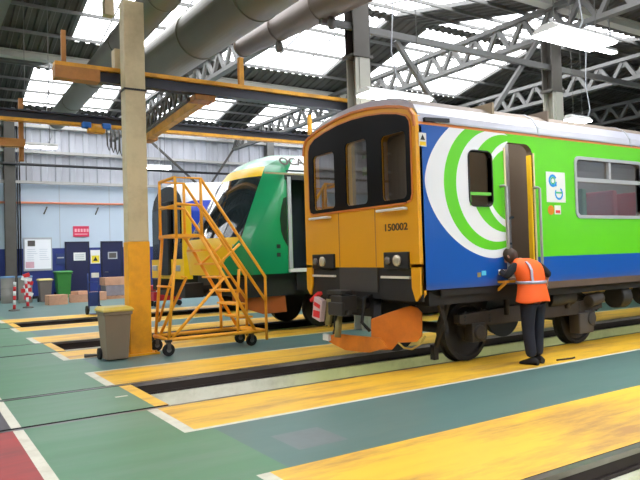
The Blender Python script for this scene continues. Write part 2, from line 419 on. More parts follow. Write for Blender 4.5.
# orange and black pipes on the wall
o = MB().tube([(X0+.3, YF-.12, 4.2), (8.9, YF-.12, 4.2)], .05).build('pipe', mat('pipe_orange', (226, 140, 104), .5)); tag(o, 'thin orange pipe running straight along the pale back wall', 'pipe')
o = MB().tube([(X0+.3, YF-.52, 5.82), (20, YF-.52, 5.82)], .06).build('pipe', M_blk); tag(o, 'black pipe running along the upper back wall', 'pipe')
for k, x in enumerate((5.1, 7.3)):
    b = MB(); b.tube([(x+.15, YF-.02, 4.0), (x+.15, YF-.2, 4.02), (x, YF-.25, 3.7)], .03)
    o = b.build('wall_hook', M_dsteel); tag(o, ['small dark hook under the orange pipe, the left one', 'small dark hook under the orange pipe, nearer the beige column'][k], 'hook', 'hooks under the orange pipe')
# wall stanchions with pipes
def stanchion(x, label, w=.42):
    b = MB(); y = YF-.42
    b.box(x-w/2, x+w/2, y-.03, y, 0, 8.2); b.box(x-w/2, x+w/2, y+.3, y+.33, 0, 8.2); b.box(x-.03, x+.03, y, y+.3, 0, 8.2)
    o = b.build('steel_column', M_dsteel if x < 5 else M_steel); tag(o, label, 'column', 'steel columns against the back wall')
stanchion(3.75, 'dark steel column against the back wall at the far left'); stanchion(16.4, 'grey steel column against the back wall above the green train'); stanchion(29, 'grey steel column against the back wall behind the white and green train')
b = MB(); 
for k in range(3): b.tube([(3.98+k*.09, YF-.2, 0), (3.98+k*.09, YF-.2, 7.5)], .03, 8)
o = b.build('conduit', M_blk); tag(o, 'dark cable conduits climbing beside the far left wall column', 'conduit')
# diagonal wall braces
for (a, c, l) in (((12.6, 7.3), (15.2, 5.2), 'dark diagonal brace on the wall, right one above the green train'), ((9.5, 7.6), (12.2, 5.3), 'dark diagonal brace on the wall, left one above the blue train')):
    if c[0] == 15.2: a, c = (14.6, 7.6), (12.9, 5.2)
    o = MB().bar((a[0], YF-.36, a[1]), (c[0], YF-.36, c[1]), .09).build('wall_brace', M_dsteel); tag(o, l, 'brace', 'diagonal braces on the back wall')

# rails ----------------------------------------------------------
def rail(y, label):
    b = MB(); b.m(0).box(X0+.1, X1-.1, y-.034, y+.034, -.045, -.003); b.m(1).box(X0+.1, X1-.1, y-.011, y+.011, -.14, -.042); b.box(XE+.01, X1-.1, y-.036, y+.036, -.168, -.14)
    o = b.build('rail', [M_rail, M_railweb]); tag(o, label, 'rail', 'rails set into the floor')
TR = ['pit in the foreground at bottom right', 'pit under the green and white train', 'pit under the dark green train', 'pit under the blue train']
for c, t in zip(PITS, TR):
    rail(c-.764, 'steel rail on the near side of the '+t); rail(c+.764, 'steel rail on the far side of the '+t)

# strip lamps on the near wall inside the inspection pits
emis('pit_lamp_glow', (1, .98, .86), 7.0)
for c, nm in ((7.41, 'under the green and white train'), (2.16, 'in the foreground at bottom right')):
    for k in range(7):
        x = 2.9+k*2.4; y = c-.67
        t = thing('pit_lamp', (x, y, -.55), 'strip lamp inside the inspection pit '+nm, 'lamp', 'strip lamps in the inspection pit '+nm)
        MB().box(x, x+1.4, y+.001, y+.05, -.62, -.50).build('housing', M_lamph, t); MB().box(x+.03, x+1.37, y+.05, y+.06, -.60, -.52).build('diffuser', MATS['pit_lamp_glow'], t)

# ================================================================ COLUMNS, CRANE
def column(x, y0=10.5):
    pass
t = thing('steel_column', (3.22, 10.62, 0), 'beige steel column with a yellow painted lower half, beside the wheelie bin', 'column')
b = MB(); b.box(3.05, 3.39, 10.50, 10.76, 1.86, 5.86); b.build('upper_shaft', M_colb, t, bevel=.012)['label'] = 'beige upper shaft'
b = MB(); b.box(3.04, 3.40, 10.49, 10.77, .02, 1.86); b.build('lower_shaft', M_coly, t, bevel=.012)['label'] = 'yellow lower shaft'
b = MB(); b.box(2.96, 3.50, 10.40, 10.86, 0, .03)
for sx in (3.0, 3.45):
    for sy in (10.45, 10.81): b.tube([(sx, sy, .03), (sx, sy, .06)], .02, 6)
b.build('base_plate', M_coly, t)
MB().box(3.03, 3.41, 10.48, 10.78, 4.36, 4.39).build('strap', M_blk, t)
def hcol(x, label, wb=.36):
    t = thing('steel_column', (x, 10.62, 0), label, 'column')
    b = MB(); b.box(x-wb/2, x+wb/2, 10.46, 10.49, 0, 5.6).box(x-wb/2, x+wb/2, 10.75, 10.78, 0, 5.6).box(x-.02, x+.02, 10.49, 10.75, 0, 5.6)
    b.box(x-.09, x+wb/2+.005, 10.44, 10.46, 0, 5.6); b.build('lower_shaft', mat('column_grey', (170, 168, 156), .55, var=.1), t)
    b = MB(); b.box(x-.2, x+.2, 10.46, 10.49, 5.6, 7.05).box(x-.2, x+.2, 10.75, 10.78, 5.6, 7.05).box(x-.02, x+.02, 10.49, 10.75, 5.6, 7.05); b.build('upper_shaft', M_dsteel, t)
    b = MB(); b.cbox((x, 10.62, 5.6), (.5, .4, .06)); b.build('splice_plate', M_dsteel, t)
hcol(7.9, 'grey steel column with a dark upper half, rising behind the train cab')
hcol(14.15, 'grey steel column rising behind the train roof under the big hanging lamp')
hcol(20.4, 'grey steel column far right, behind the train roof beyond the lamp')
hcol(26.6, 'grey steel column farthest along the row, past the right end of the picture')
# tie beam with V braces between the columns
o = MB().box(7.0, 26.5, 10.57, 10.67, 6.16, 6.30).build('tie_beam', M_steel); tag(o, 'long grey tie beam joining the tops of the column row', 'beam')
for k, (a, c, l) in enumerate([((9.0, 6.16), (10.9, 3.9), 'grey diagonal brace hanging to the right from the tie beam near the cab'), ((13.75, 6.9), (11.1, 3.9), 'grey diagonal brace rising to the column behind the big hanging lamp')]):
    o = MB().bar((a[0], 10.70, a[1]), (c[0], 10.70, c[1]), .10).build('diagonal_brace', M_steel); tag(o, l, 'brace', 'diagonal braces of the column row')
# crane runway beams
def runway(y, z, xa, xb, label, flip=False):
    t = thing('crane_runway', (xa, y, z), label, 'crane beam')
    if not flip:
        MB().box(xa, xb, y-.10, y+.10, z+.02, z+.09).build('top_flange', M_cranel, t)
        MB().box(xa, xb, y-.03, y+.03, z-.13, z+.02).box(xa, xb, y-.10, y+.10, z-.17, z-.13).build('web', mat('runway_dark', (48, 48, 58), .5), t)
    else:
        MB().box(xa, xb, y-.10, y+.10, z-.07, z).build('bottom_flange', M_cranel, t)
        MB().box(xa, xb, y-.03, y+.03, z, z+.16).box(xa, xb, y-.10, y+.10, z+.16, z+.2).build('web', mat('runway_dark', (48, 48, 58), .5), t)
    return t
t = runway(11.0, 4.72, 2.05, 40, 'yellow topped crane runway beam behind the beige column')
MB().box(2.04, 2.75, 10.88, 11.12, 4.54, 4.74).build('end_bracket', M_orange, t)['label'] = 'brown orange end bracket'
t = runway(15.9, 4.86, 1.6, 40, 'lower crane runway beam with a yellow bottom flange, farther back', True)
MB().box(1.0, 2.3, 15.8, 16.0, 4.2, 4.38).build('end_bracket', M_orange, t)
for (x, y, za, zb, s, l) in ((2.2, 11.0, 4.81, 5.35, .07, 'orange hanger post above the left end of the near crane runway'), (5.4, 11.0, 4.81, 5.35, .09, 'yellow hanger post above the near runway, between the two ducts'),
                       (2.25, 16.05, 3.9, 5.35, .1, 'orange brown post at the left end of the far crane runway'), (10.1, 16.05, 4.3, 5.7, .1, 'yellow post on the far crane runway beside the train cab')):
    o = MB().box(x-s/2, x+s/2, y-s/2, y+s/2, za, zb).build('hanger_post', M_orange if x < 5 else M_cranel); tag(o, l, 'post')
# crane bridge: yellow girder between the runways
t = thing('crane_bridge', (4.8, 11.1, 4.5), 'yellow crane bridge girder running back between the two runways', 'crane bridge')
b = MB(); b.bar((4.72, 11.2, 4.55), (5.05, 15.45, 4.6), .16, .2); b.build('girder', M_cranel, t)
b = MB()
for k in range(11):
    y = 11.3+k*.37; x = 4.42+(y-11.2)*.07
    b.bar((x, y, 4.5), (x, y+.18, 4.85), .04); b.bar((x, y+.18, 4.85), (x, y+.37, 4.5), .04)
b.bar((4.42, 11.2, 4.5), (4.72, 15.4, 4.5), .06); b.bar((4.42, 11.2, 4.87), (4.72, 15.4, 4.87), .06); b.build('side_lattice', M_dsteel, t)
b = MB(); b.cbox((5.12, 15.62, 4.64), (.24, .5, .3)); b.build('end_carriage', M_orange, t); b = MB(); b.cbox((4.65, 11.12, 4.50), (.4, .34, .1)); b.build('end_carriage', M_orange, t)
# hoist with blue blocks, hung cables on far runway
t = thing('electric_hoist', (3.85, 15.75, 4.6), 'yellow and blue crane hoist with looped cables, hanging left of the beige column', 'hoist')
b = MB(); b.cbox((3.85, 15.72, 4.68), (.36, .22, .12)); b.tube([(3.65, 15.7, 4.72), (4.05, 15.7, 4.72)], .09); b.build('motor', M_cranel, t)
for x in (3.62, 4.08): MB().cbox((x, 15.68, 4.78), (.2, .16, .14)).build('trolley_block', mat('hoist_blue', (40, 110, 200), .5), t, bevel=.02)['label'] = 'blue trolley block'
b = MB()
for k in range(4):
    x = 4.1+k*.1; b.tube([(x, 15.72, 4.75), (x+.01, 15.72, 4.35-.04*k), (x+.05, 15.72, 4.22-.04*k), (x+.09, 15.72, 4.35-.04*k), (x+.1, 15.72, 4.75)], .018, 6)
b.build('cable_loop', M_dsteel, t)
t = thing('festoon_trolley', (4.93, 15.75, 4.6), 'dark blue trolley on the far crane runway, just right of the beige column', 'trolley')
MB().cbox((4.78, 15.85, 4.65), (.26, .18, .28)).build('housing', mat('trolley_navy', (30, 50, 90), .5), t, bevel=.02); MB().cbox((4.84, 15.85, 4.36), (.12, .12, .3)).build('pendant', M_colb, t)

# ducts ----------------------------------------------------------
def duct(name, path, r, m, label, seams=7, r1=None):
    t = thing(name, path[0], label, 'duct')
    b = MB(); b.tube(path, r, 40, r1=r1); b.build('duct_body', m, t)
    a = Vector(path[0]); c = Vector(path[-1])
    for k in range(seams+1):
        p = a.lerp(c, k/seams); d = (c-a).normalized(); rr = r if r1 is None else r+(r1-r)*k/seams
        MB().tube([p-d*.02, p+d*.02], rr+.012, 40).build('seam_band', m, t)
duct('ventilation_duct', [(4.35, 23.0, 6.4), (3.75, 2.5, 6.4)], .31, M_duct, 'grey ribbed duct passing behind the top of the beige column')
duct('ventilation_duct', [(5.0, 14.6, 6.1), (5.3, 2.5, 6.1)], .49, M_duct, 'biggest round duct crossing the upper left right of the beige column', 5)
duct('ventilation_duct', [(6.85, 13.8, 6.6), (7.45, 6.0, 6.6)], .24, M_duct2, 'smaller brownish round duct right of the biggest one', 5, r1=.5)
for (x, y, z, l) in ((4.75, 10.2, 6.76, 'small pale box on the top of the biggest duct'), (3.55, 13.3, 6.75, 'pale square box fixed beside the thin duct at upper left'), (3.1, 11.0, 4.98, 'pale small box above the near runway left of the beige column'), (7.0, 12.3, 6.165, 'small round fitting under the brownish duct, the left one'), (7.13, 10.4, 6.11, 'small round fitting under the brownish duct, nearer the dark column')):
    b = MB()
    if 'round' in l: b.lathe((x, y, z-.1), (0, 0, 1), [(0, .05), (.02, .08), (.16, .09), (.25, .05)], 16)
    else: b.cbox((x, y, z), (.2, .2, .34))
    o = b.build('junction_box', M_colb if 'box' in l else M_steel, bevel=.01); tag(o, l, 'fitting')

# hanging lamps ---------------------------------------------------
def lamp(x0, x1, yc, z, label, wires=True, top=7.0, dbl=True, wy=.5):
    top = roofz(yc)-.06; ct = 7.0
    t = thing('hanging_lamp', ((x0+x1)/2, yc, z), label, 'lamp', None)
    b = MB(); h = .10; w2 = wy/2
    b.prism([(x0, yc-w2, z), (x0, yc+w2, z), (x0, yc+w2*.45, z+h), (x0, yc-w2*.45, z+h)], (x1-x0, 0, 0)); b.build('housing', M_lamph, t)
    for s in ((-1, 1) if dbl else (0,)):
        b = MB()
        if dbl: b.box(x0+.03, x1-.03, yc+s*w2*.5-w2*.42, yc+s*w2*.5+w2*.42, z-.035, z-.002)
        else: b.box(x0+.03, x1-.03, yc-w2*.8, yc+w2*.8, z-.035, z-.002)
        b.build('diffuser', M_lamp, t)
    if wires:
        b = MB()
        for q in (x0+.2, x1-.2): b.tube([(q, yc, z+h-.01), (q, yc, top)], .008, 5)
        b.build('suspension_wire', M_steel, t)
        b = MB(); q = x0+.75
        b.tube([(q, yc, z+h-.01), (q+.12, yc, z+.3), (q-.02, yc, z+.9), (q+.1, yc, ct)], .014, 6); b.build('power_cord', M_wgrey, t)
    return t
lamp(7.62, 9.0, 5.80, 4.62, 'big bright fluorescent lamp hanging over the green train at upper right', wy=.5, top=8)
lamp(7.35, 8.95, 9.75, 4.62, 'bright fluorescent lamp hanging just above the yellow cab roof', wy=.5, top=8)
lamp(2.5, 3.5, 18.5, 4.68, 'pale fluorescent lamp hanging by the back wall at far left', dbl=False, wy=.2, top=8.2)
lamp(6.35, 7.55, 20.9, 4.62, 'fluorescent lamp hanging right of the beige column above the blue train', dbl=False, wy=.2, top=8.2)
lamp(13.2, 13.95, 9.5, 4.60, 'lamp just above the train roof right of the middle column', wy=.3, top=8)
lamp(14.6, 15.6, 9.75, 6.6, 'small lamp fixture high up behind the big lamp', dbl=False, wy=.2, top=8)

# ================================================================ MAIN TRAIN
YC, HW = 7.38, 1.34; YS = YC-HW                     # near side plane
XF = 5.38; XB = 25.2
sx = lambda x: x*YS/5.97
sz = lambda z: EYE+(z-EYE)*YS/5.97
T = thing('railcar', (XF, YC, 0), 'green, white and blue train with a yellow cab front, standing over the pit', 'train')
TL = T.location
def livery():
    m = D.materials.new('livery_paint'); m.use_nodes = True; nt = m.node_tree; N = nt.nodes; L = nt.links; pr = N['Principled BSDF']
    pr.inputs['Roughness'].default_value = .28; pr.inputs['Coat Weight'].default_value = .3
    tc = N.new('ShaderNodeTexCoord'); sp = N.new('ShaderNodeSeparateXYZ'); L.new(tc.outputs['Object'], sp.inputs[0])
    def op(o, a, b=None, clamp=False):
        n = N.new('ShaderNodeMath'); n.operation = o; n.use_clamp = clamp
        for i, v in enumerate((a, b)):
            if v is None: continue
            if isinstance(v, (int, float)): n.inputs[i].default_value = v
            else: L.new(v, n.inputs[i])
        return n.outputs[0]
    X = op('ADD', sp.outputs[0], TL.x); Z = op('ADD', sp.outputs[2], TL.z)
    def inside(cx, cz, rx, rz, p):
        a = op('POWER', op('ABSOLUTE', op('DIVIDE', op('SUBTRACT', X, sx(cx)), rx*1.012)), p)
        c = op('POWER', op('ABSOLUTE', op('DIVIDE', op('SUBTRACT', Z, sz(cz)), rz*1.012)), p)
        return op('LESS_THAN', op('ADD', a, c), 1.0)
    BLUE = s2l((8, 84, 172)); GRN = s2l((98, 208, 16)); WHT = s2l((232, 234, 236))
    cur = None
    def lay(mask, col, cur):
        n = N.new('ShaderNodeMix'); n.data_type = 'RGBA'; L.new(mask, n.inputs[0])
        if cur is None: n.inputs[6].default_value = BLUE+(1,)
        else: L.new(cur, n.inputs[6])
        n.inputs[7].default_value = col+(1,); return n.outputs[2]
    cur = lay(inside(6.62, 2.43, 1.2, .99, 1.75), WHT, cur)
    cur = lay(inside(6.61, 2.41, .87, .86, 2), GRN, cur)
    cur = lay(inside(6.70, 2.41, .745, .75, 2), WHT, cur)
    cur = lay(inside(6.88, 2.45, .665, .665, 2), GRN, cur)
    cur = lay(inside(7.09, 2.43, .62, .62, 2), WHT, cur)
    cur = lay(inside(7.04, 2.43, .51, .51, 2), GRN, cur)
    cur = lay(op('GREATER_THAN', X, sx(6.95)), GRN, cur)
    wst = op('MULTIPLY', op('LESS_THAN', Z, sz(1.435)), 1.0)
    cur = lay(wst, BLUE, cur)
    # whitish band just under the cantrail at the front
    cur = lay(op('GREATER_THAN', Z, 3.155), s2l((236, 140, 66)), cur)
    cur = lay(op('GREATER_THAN', Z, 3.19), s2l((182, 183, 194)), cur)
    # thin road dust low on the body
    nz = N.new('ShaderNodeTexNoise'); nz.inputs['Scale'].default_value = 2.5; nz.inputs['Detail'].default_value = 6; L.new(tc.outputs['Object'], nz.inputs['Vector'])
    dm = N.new('ShaderNodeMapRange'); dm.inputs[1].default_value = 1.17; dm.inputs[2].default_value = 1.06; dm.inputs[4].default_value = .7; L.new(Z, dm.inputs[0])
    cur = lay(op('MULTIPLY', dm.outputs[0], nz.outputs[0]), s2l((92, 74, 58)), cur)
    L.new(cur, pr.inputs['Base Color']); return m
M_liv = livery()
M_face = mat('cab_yellow', (226, 160, 10), .35, var=.06, scale=2, coat=.2)
M_faceo = mat('cab_orange_edge', (206, 120, 40), .4, var=.08)
M_int = mat('interior_grey', (118, 106, 94), .6, var=.06)
M_intb = mat('interior_beige', (148, 132, 106), .6, var=.06)
roof_prof = [(1.34, 3.17), (1.32, 3.30), (1.24, 3.43), (1.08, 3.53), (.8, 3.60), (.4, 3.65), (0, 3.67)]
def section(hw, bottom=.96, top=roof_prof, off=0):
    P = [(-hw, bottom)]+[(-(y/1.34)*hw, z-off) for y, z in top]+[((y/1.34)*hw, z-off) for y, z in top[::-1][1:]]+[(hw, bottom)]
    return P
def loop3(x, P): return [(x, YC+y, z) for y, z in P]
# shell: outer and inner skin, closed ring section
out = section(HW, bottom=1.07); inn = section(HW-.09, bottom=1.13, off=.10)
b = MB()
XS = XF+.03
b.prism(loop3(XS, out), (XB-XS, 0, 0))
shell = b.build('body_shell', [M_liv, M_int], T)
cutv = MB(); cutv.prism(loop3(XS-.2, inn), (XB-XS, 0, 0)); cv = cutv.build('c', M_int, None); cv.location = (0, 0, 0)
cutters = [cv]
def side_cut(P):
    c = MB(); c.prism([(x, YS-.3, z) for x, z in P], (0, .6, 0)); return c.build('c', M_int)
DX0, DX1, DZ0, DZ1 = sx(6.885), sx(7.455), 1.16, sz(3.02)
cutters.append(side_cut(rrect(DX0, DX1, DZ0, DZ1, (.01, .01, .16, .1))))
CW = (sx(6.19), sx(6.61), sz(2.14), sz(2.86)); cutters.append(side_cut(rrect(*CW, .06)))
WIN = [(sx(8.44)+k*2.35, sx(10.11)+k*2.35, sz(2.035), sz(2.87)) for k in range(4)]
for q in WIN: cutters.append(side_cut(rrect(*q, .07)))
for c in cutters: c.scale = (1, 1, 1)
cut(shell, cutters)
# inner faces get the interior colour
for p in shell.data.polygons:
    c = p.center
    if abs(c.y) < HW-.08 and c.z < 3.58 and not (abs(p.normal.x) > .9) and c.z > 1.0: p.material_index = 1
# roof ribs
for k in range(1, 9):
    x = XS+k*2.3; b = MB()
    for (y0_, z0_), (y1_, z1_) in zip(roof_prof, roof_prof[1:]):
        for s in (-1, 1): b.bar((x, YC+s*y0_, z0_+.004), (x, YC+s*y1_, z1_+.004), .04, .012)
    b.build('roof_seam', M_wgrey, T)
b = MB(); b.box(XS+.25, XB, YS-.02, YS+.01, 3.19, 3.215); b.build('gutter_strip', M_wgrey, T)
b = MB(); b.bar((XS+.08, YS-.012, 3.215), (XS+.50, YS-.012, 3.235), .05, .05); b.build('rain_gutter_end', M_blk, T)
# floor, cab bulkhead
MB().box(XF+.06, XB-.05, YS+.1, YC+HW-.1, 1.13, 1.16).build('cabin_floor', M_int, T)
b = MB(); b.m(0).box(sx(6.78), sx(6.82), YS+.1, YC-.35, 1.15, 3.6).box(sx(6.78), sx(6.82), YC+.35, YC+HW-.1, 1.15, 3.6).box(sx(6.78), sx(6.82), YC-.35, YC+.35, 3.1, 3.7)
b.m(1).box(sx(6.77), sx(6.775), YC-.33, YC-.02, 2.0, 2.75)
b.build('cab_bulkhead', [M_intb, M_white], T)
# door vestibule
b = MB(); b.m(0).box(sx(7.95), sx(7.98), YS+.1, YC+HW-.1, 1.15, 3.6); b.build('vestibule_partition', M_int, T)
MB().box(DX0+.05, DX1-.05, YS+.16, YS+.32, 3.36, 3.39).build('interior_fill', MATS['vestibule_fill'], T)  # unseen light added above the doorway to brighten the vestibule
MB().box(DX0-.02, DX1, YS+.42, YS+.45, 1.15, 3.5).build('vestibule_screen', mat('vestibule_grey', (150, 150, 154), .5, var=.05), T)
# unseen glowing strips added under the ceiling to brighten the saloon
for k in range(7):
    MB().box(6.0+k*2.6, 7.7+k*2.6, YC-.12, YC+.12, 3.49, 3.52).build('interior_fill', MATS['saloon_fill'], T)
b = MB(); b.tube([(DX0+.1, YS+.38, 2.02), (DX0+.3, YS+.36, 1.98), (DX1-.05, YS+.34, 2.02)], .02); b.box(DX0+.02, DX1-.03, YS+.39, YS+.42, 1.62, 1.65); b.build('door_rail', mat('rail_blue_grey', (54, 70, 84), .4), T)
b = MB(); b.box(DX0-.03, DX0, YS-.012, YS+.08, DZ0, DZ1-.08).box(DX1, DX1+.03, YS-.012, YS+.08, DZ0, DZ1-.12); b.build('door_edge', mat('door_edge_cream', (220, 206, 160), .4), T)
b = MB(); b.box(DX1-.035, DX1-.005, YS+.01, YS+.08, DZ0, DZ1-.15); b.build('door_seal', mat('grab_yellow', (246, 200, 20)), T)
MB().box(DX0-.02, DX1+.02, YS-.03, YS+.1, DZ0-.03, DZ0).build('door_sill', M_wgrey, T)
for x in (DX0-.06, DX1+.06):
    b = MB(); b.tube([(x-.05, YS+.01, sz(2.41)), (x-.045, YS-.06, sz(2.41)), (x, YS-.06, sz(2.40)), (x, YS-.06, 1.28), (x, YS+.01, 1.26)], .02); b.build('handrail', M_wgrey, T)['label'] = 'pale grey handrail beside the open door'
# yellow footstep under the door
b = MB(); b.box(sx(6.66), sx(6.98), YS-.13, YS+.05, 1.10, 1.13); b.bar((sx(6.7), YS+.04, 1.0), (sx(6.7), YS-.1, 1.1), .03); b.build('door_step', M_cranel, T)['label'] = 'yellow step below the open door'
# side windows
def side_window(q, name, mull=True, fr=M_wgrey, wd=.05):
    P = rrect(*q, .07); Q = rrect(q[0]-wd, q[1]+wd, q[2]-wd, q[3]+wd, .1)
    b = MB(); n = len(P)
    ring = lambda R, y: [b.bm.verts.new((x, y, z)) for x, z in R]
    A, B_, C_, E_ = ring(P, YS-.015), ring(Q, YS-.015), ring(P, YS+.07), ring(Q, YS+.001)
    for k in range(n):
        j = (k+1) % n; b.bm.faces.new((A[k], A[j], B_[j], B_[k])); b.bm.faces.new((A[k], C_[k], C_[j], A[j])); b.bm.faces.new((B_[k], B_[j], E_[j], E_[k]))
    if mull:
        zz = q[3]-(q[3]-q[2])*.36; xm = (q[0]+q[1])/2
        b.box(q[0], q[1], YS-.01, YS+.04, zz-.03, zz+.03); b.box(xm-.025, xm+.025, YS-.01, YS+.04, zz, q[3])
    f = b.build(name, fr, T)
    g = MB(); g.face([(x, YS+.035, z) for x, z in P]); g.build('pane', M_tint, f)
for q in WIN: side_window(q, 'side_window')
side_window(CW, 'cab_side_window', False, M_blk, .015)
b = MB(); zz = CW[2]+.16; b.box(CW[0], CW[1]-.02, YS-.005, YS+.03, zz-.02, zz+.02); b.box(CW[0], CW[0]+.02, YS-.005, YS+.03, CW[2], zz); b.build('window_bar', mat('bar_green', (110, 200, 70), .4), T)['label'] = 'light green sliding window bar'
# seats
seatm = mat('seat_red', (190, 40, 28), .8, var=.2, scale=9); seatg = mat('seat_green', (60, 120, 50), .8, var=.2, scale=9)
k = 0
for x in [8.75+.82*i for i in range(13)]:
    for yy in (YS+.16, YC+.35):
        b = MB(); b.cbox((x, yy+.42, 1.58), (.46, .82, .12)); b.cbox((x+.22, yy+.42, 2.0), (.12, .82, .95)); b.cbox((x, yy+.42, 1.35), (.3, .5, .36)); b.build('seat', seatm if k % 3 else seatg, T, bevel=.03); k += 1
# stickers
yp = YS-.006
b = MB(); x0, x1, z0, z1 = sx(7.735), sx(8.16), sz(2.215), sz(2.655)
b.m(0).box(x0, x1, yp, YS, z0, z1)
def ringarc(b, cx, cz, r, w_, a0, a1, y, n=14):
    for k in range(n):
        a, c = a0+(a1-a0)*k/n, a0+(a1-a0)*(k+1)/n
        b.face([(cx+(r-w_)*math.cos(a), y, cz+(r-w_)*math.sin(a)), (cx+r*math.cos(a), y, cz+r*math.sin(a)), (cx+r*math.cos(c), y, cz+r*math.sin(c)), (cx+(r-w_)*math.cos(c), y, cz+(r-w_)*math.sin(c))])
b.m(1); ringarc(b, x0+.145, z1-.13, .095, .035, .5, 2*PI-.2, yp-.002); b.box(x0+.13, x0+.23, yp-.003, yp, z1-.21, z1-.18)
ringarc(b, x0+.275, z0+.13, .095, .03, -PI*1.2, PI*.35, yp-.002); b.m(2); ringarc(b, x0+.145, z1-.13, .055, .02, 0, 2*PI, yp-.003); b.box(x0+.2, x0+.35, yp-.003, yp, z0+.13, z0+.155)
b.build('logo_panel', [M_white, mat('logo_blue', (30, 150, 220), .4), mat('logo_green', (60, 180, 120), .4)], T)
b = MB(); b.m(0).box(sx(7.90), sx(8.04), yp, YS, sz(2.04), sz(2.17)); b.m(1); b.lathe((sx(7.82), YS-.004, sz(2.1)), (0, 1, 0), [(0, .07), (.003, .07)], 20); b.m(2).box(sx(7.92), sx(8.02), yp-.002, yp, sz(2.06), sz(2.10))
b.build('notice_sticker', [M_white, mat('sticker_orange', (216, 130, 30), .4), mat('sticker_red', (220, 60, 50), .4)], T)
b = MB(); b.m(0).box(sx(5.34), sx(5.46), yp, YS, sz(2.86), sz(3.03)); b.m(1).box(sx(5.35), sx(5.45), yp-.002, yp, sz(2.87), sz(2.92)); b.m(2).prism([(sx(5.36), yp-.002, sz(2.94)), (sx(5.44), yp-.002, sz(2.94)), (sx(5.40), yp-.002, sz(3.01))], (0, .001, 0))
b.build('warning_sticker', [M_white, mat('sticker_yellow', (240, 200, 20), .4), M_blk], T)
b = MB(); b.m(0).box(sx(6.36), sx(6.44), yp, YS, sz(1.22), sz(1.28)); b.m(1).box(sx(6.28), sx(6.34), yp, YS, sz(1.20), sz(1.26)); b.build('coupler_sticker', [mat('sticker_cyan', (90, 190, 220), .4), mat('sticker_tan', (150, 130, 80), .4)], T)

# cab front
face_prof = [(1.34, 3.14), (1.325, 3.27), (1.25, 3.37), (1.08, 3.43), (.8, 3.49), (.4, 3.545), (0, 3.565)]
FP = [(-1.34, 1.36)]+[(-y, z) for y, z in face_prof]+[(y, z) for y, z in face_prof[::-1][1:]]+[(1.34, 1.36)]
b = MB(); b.prism(loop3(XF-.03, FP), (.1, 0, 0))
for s in (-1, 1): b.prism([(XF-.03, YC+s*1.34, 1.4), (XF-.03, YC+s*1.18, 1.4), (XF-.03, YC+s*1.18, 1.10), (XF-.03, YC+s*1.25, .93), (XF-.03, YC+s*1.34, 1.02)], (.1, 0, 0))
face = b.build('cab_front', [M_face], T)
PANE = [(-1.16, -.66), (-.34, .17), (.46, 1.04)]
def pane_poly(k):
    a, c = PANE[k]; zt = (3.10, 3.14, 3.08)[k]; return rrect(a, c, 2.24, zt, .07)
cs = []
for k in range(3):
    c = MB(); c.prism([(XF-.4, YC+y, z) for y, z in pane_poly(k)], (.8, 0, 0)); cs.append(c.build('c', M_blk))
cut(face, cs)
# black windscreen surround standing just proud of the face, orange rim round it
BP = []
for (y, z) in [(-1.15, 2.18), (-1.22, 2.20), (-1.255, 2.28), (-1.255, 3.12), (-1.24, 3.21), (-1.18, 3.28), (-1.0, 3.345), (-.7, 3.405), (-.35, 3.445), (0, 3.46), (.35, 3.445), (.7, 3.40), (.98, 3.345), (1.12, 3.27), (1.17, 3.18), (1.18, 3.0), (1.18, 2.28), (1.15, 2.20), (1.08, 2.18)]: BP.append((y, z))
sur = MB(); sur.prism([(XF-.045, YC+y, z) for y, z in BP], (.02, 0, 0)); sur = sur.build('windscreen_surround', mat('surround_black', (9, 9, 9), .35, var=.1, spec=.12), T)
cs = []
for k in range(3):
    c = MB(); c.prism([(XF-.4, YC+y, z) for y, z in pane_poly(k)], (.8, 0, 0)); cs.append(c.build('c', M_blk))
cut(sur, cs)
for k in range(3):
    g = MB(); g.face([(XF-.02, YC+y, z) for y, z in pane_poly(k)]); g.build('windscreen_pane', M_tint2, T)
b = MB()
for (y0_, z0_), (y1_, z1_) in zip(BP, BP[1:]): b.bar((XF-.04, YC+y0_*1.006, z0_+.004), (XF-.04, YC+y1_*1.006, z1_+.004), .014, .022)
b.bar((XF-.04, YC-1.13, 2.175), (XF-.04, YC+1.13, 2.175), .03, .025); b.build('surround_rim', M_faceo, T)['label'] = 'orange brown rim round the windscreen'
b = MB()
for (y0_, z0_), (y1_, z1_) in zip(face_prof, face_prof[1:]):
    for s in (-1, 1): b.bar((XF-.035, YC+s*y0_*.99, z0_-.01), (XF-.035, YC+s*y1_*.99, z1_-.01), .03, .035)
b.build('top_rim', M_faceo, T)
# gangway door lines, green blind behind the centre pane, cab desk
for y in (-.47, .40): MB().box(XF-.034, XF-.028, YC+y-.008, YC+y+.008, 1.37, 2.16).build('door_seam', M_orange, T)
MB().box(XF+.3, XF+.32, YC-.28, YC+.22, 2.70, 2.82).box(XF+.3, XF+.32, YC-.28, YC+.22, 2.95, 3.0).build('destination_blind', mat('blind_green', (120, 160, 40), .5), T)
MB().box(XF+.1, XF+.5, YC-1.15, YC-.5, 1.15, 2.05).build('driver_desk', M_dsteel, T, bevel=.03)
for (a, c) in ((-1.16, -.60), (.58, 1.10)):
    b = MB(); b.tube([(XF-.03, YC+a+.03, 2.11), (XF-.10, YC+a+.03, 2.11)], .018); b.tube([(XF-.03, YC+c-.03, 2.11), (XF-.10, YC+c-.03, 2.11)], .018); b.tube([(XF-.10, YC+a, 2.11), (XF-.10, YC+c, 2.11)], .02); b.build('front_handrail', M_white, T)
text_mesh('150002', .13, facing((XF-.033, YC-.90, 1.88), (0, -1, 0), (0, 0, 1)) @ Matrix.Diagonal((1.25, 1, 1, 1)), mat('number_black', (70, 52, 20), .5), 'fleet_number', T, bold=.003)
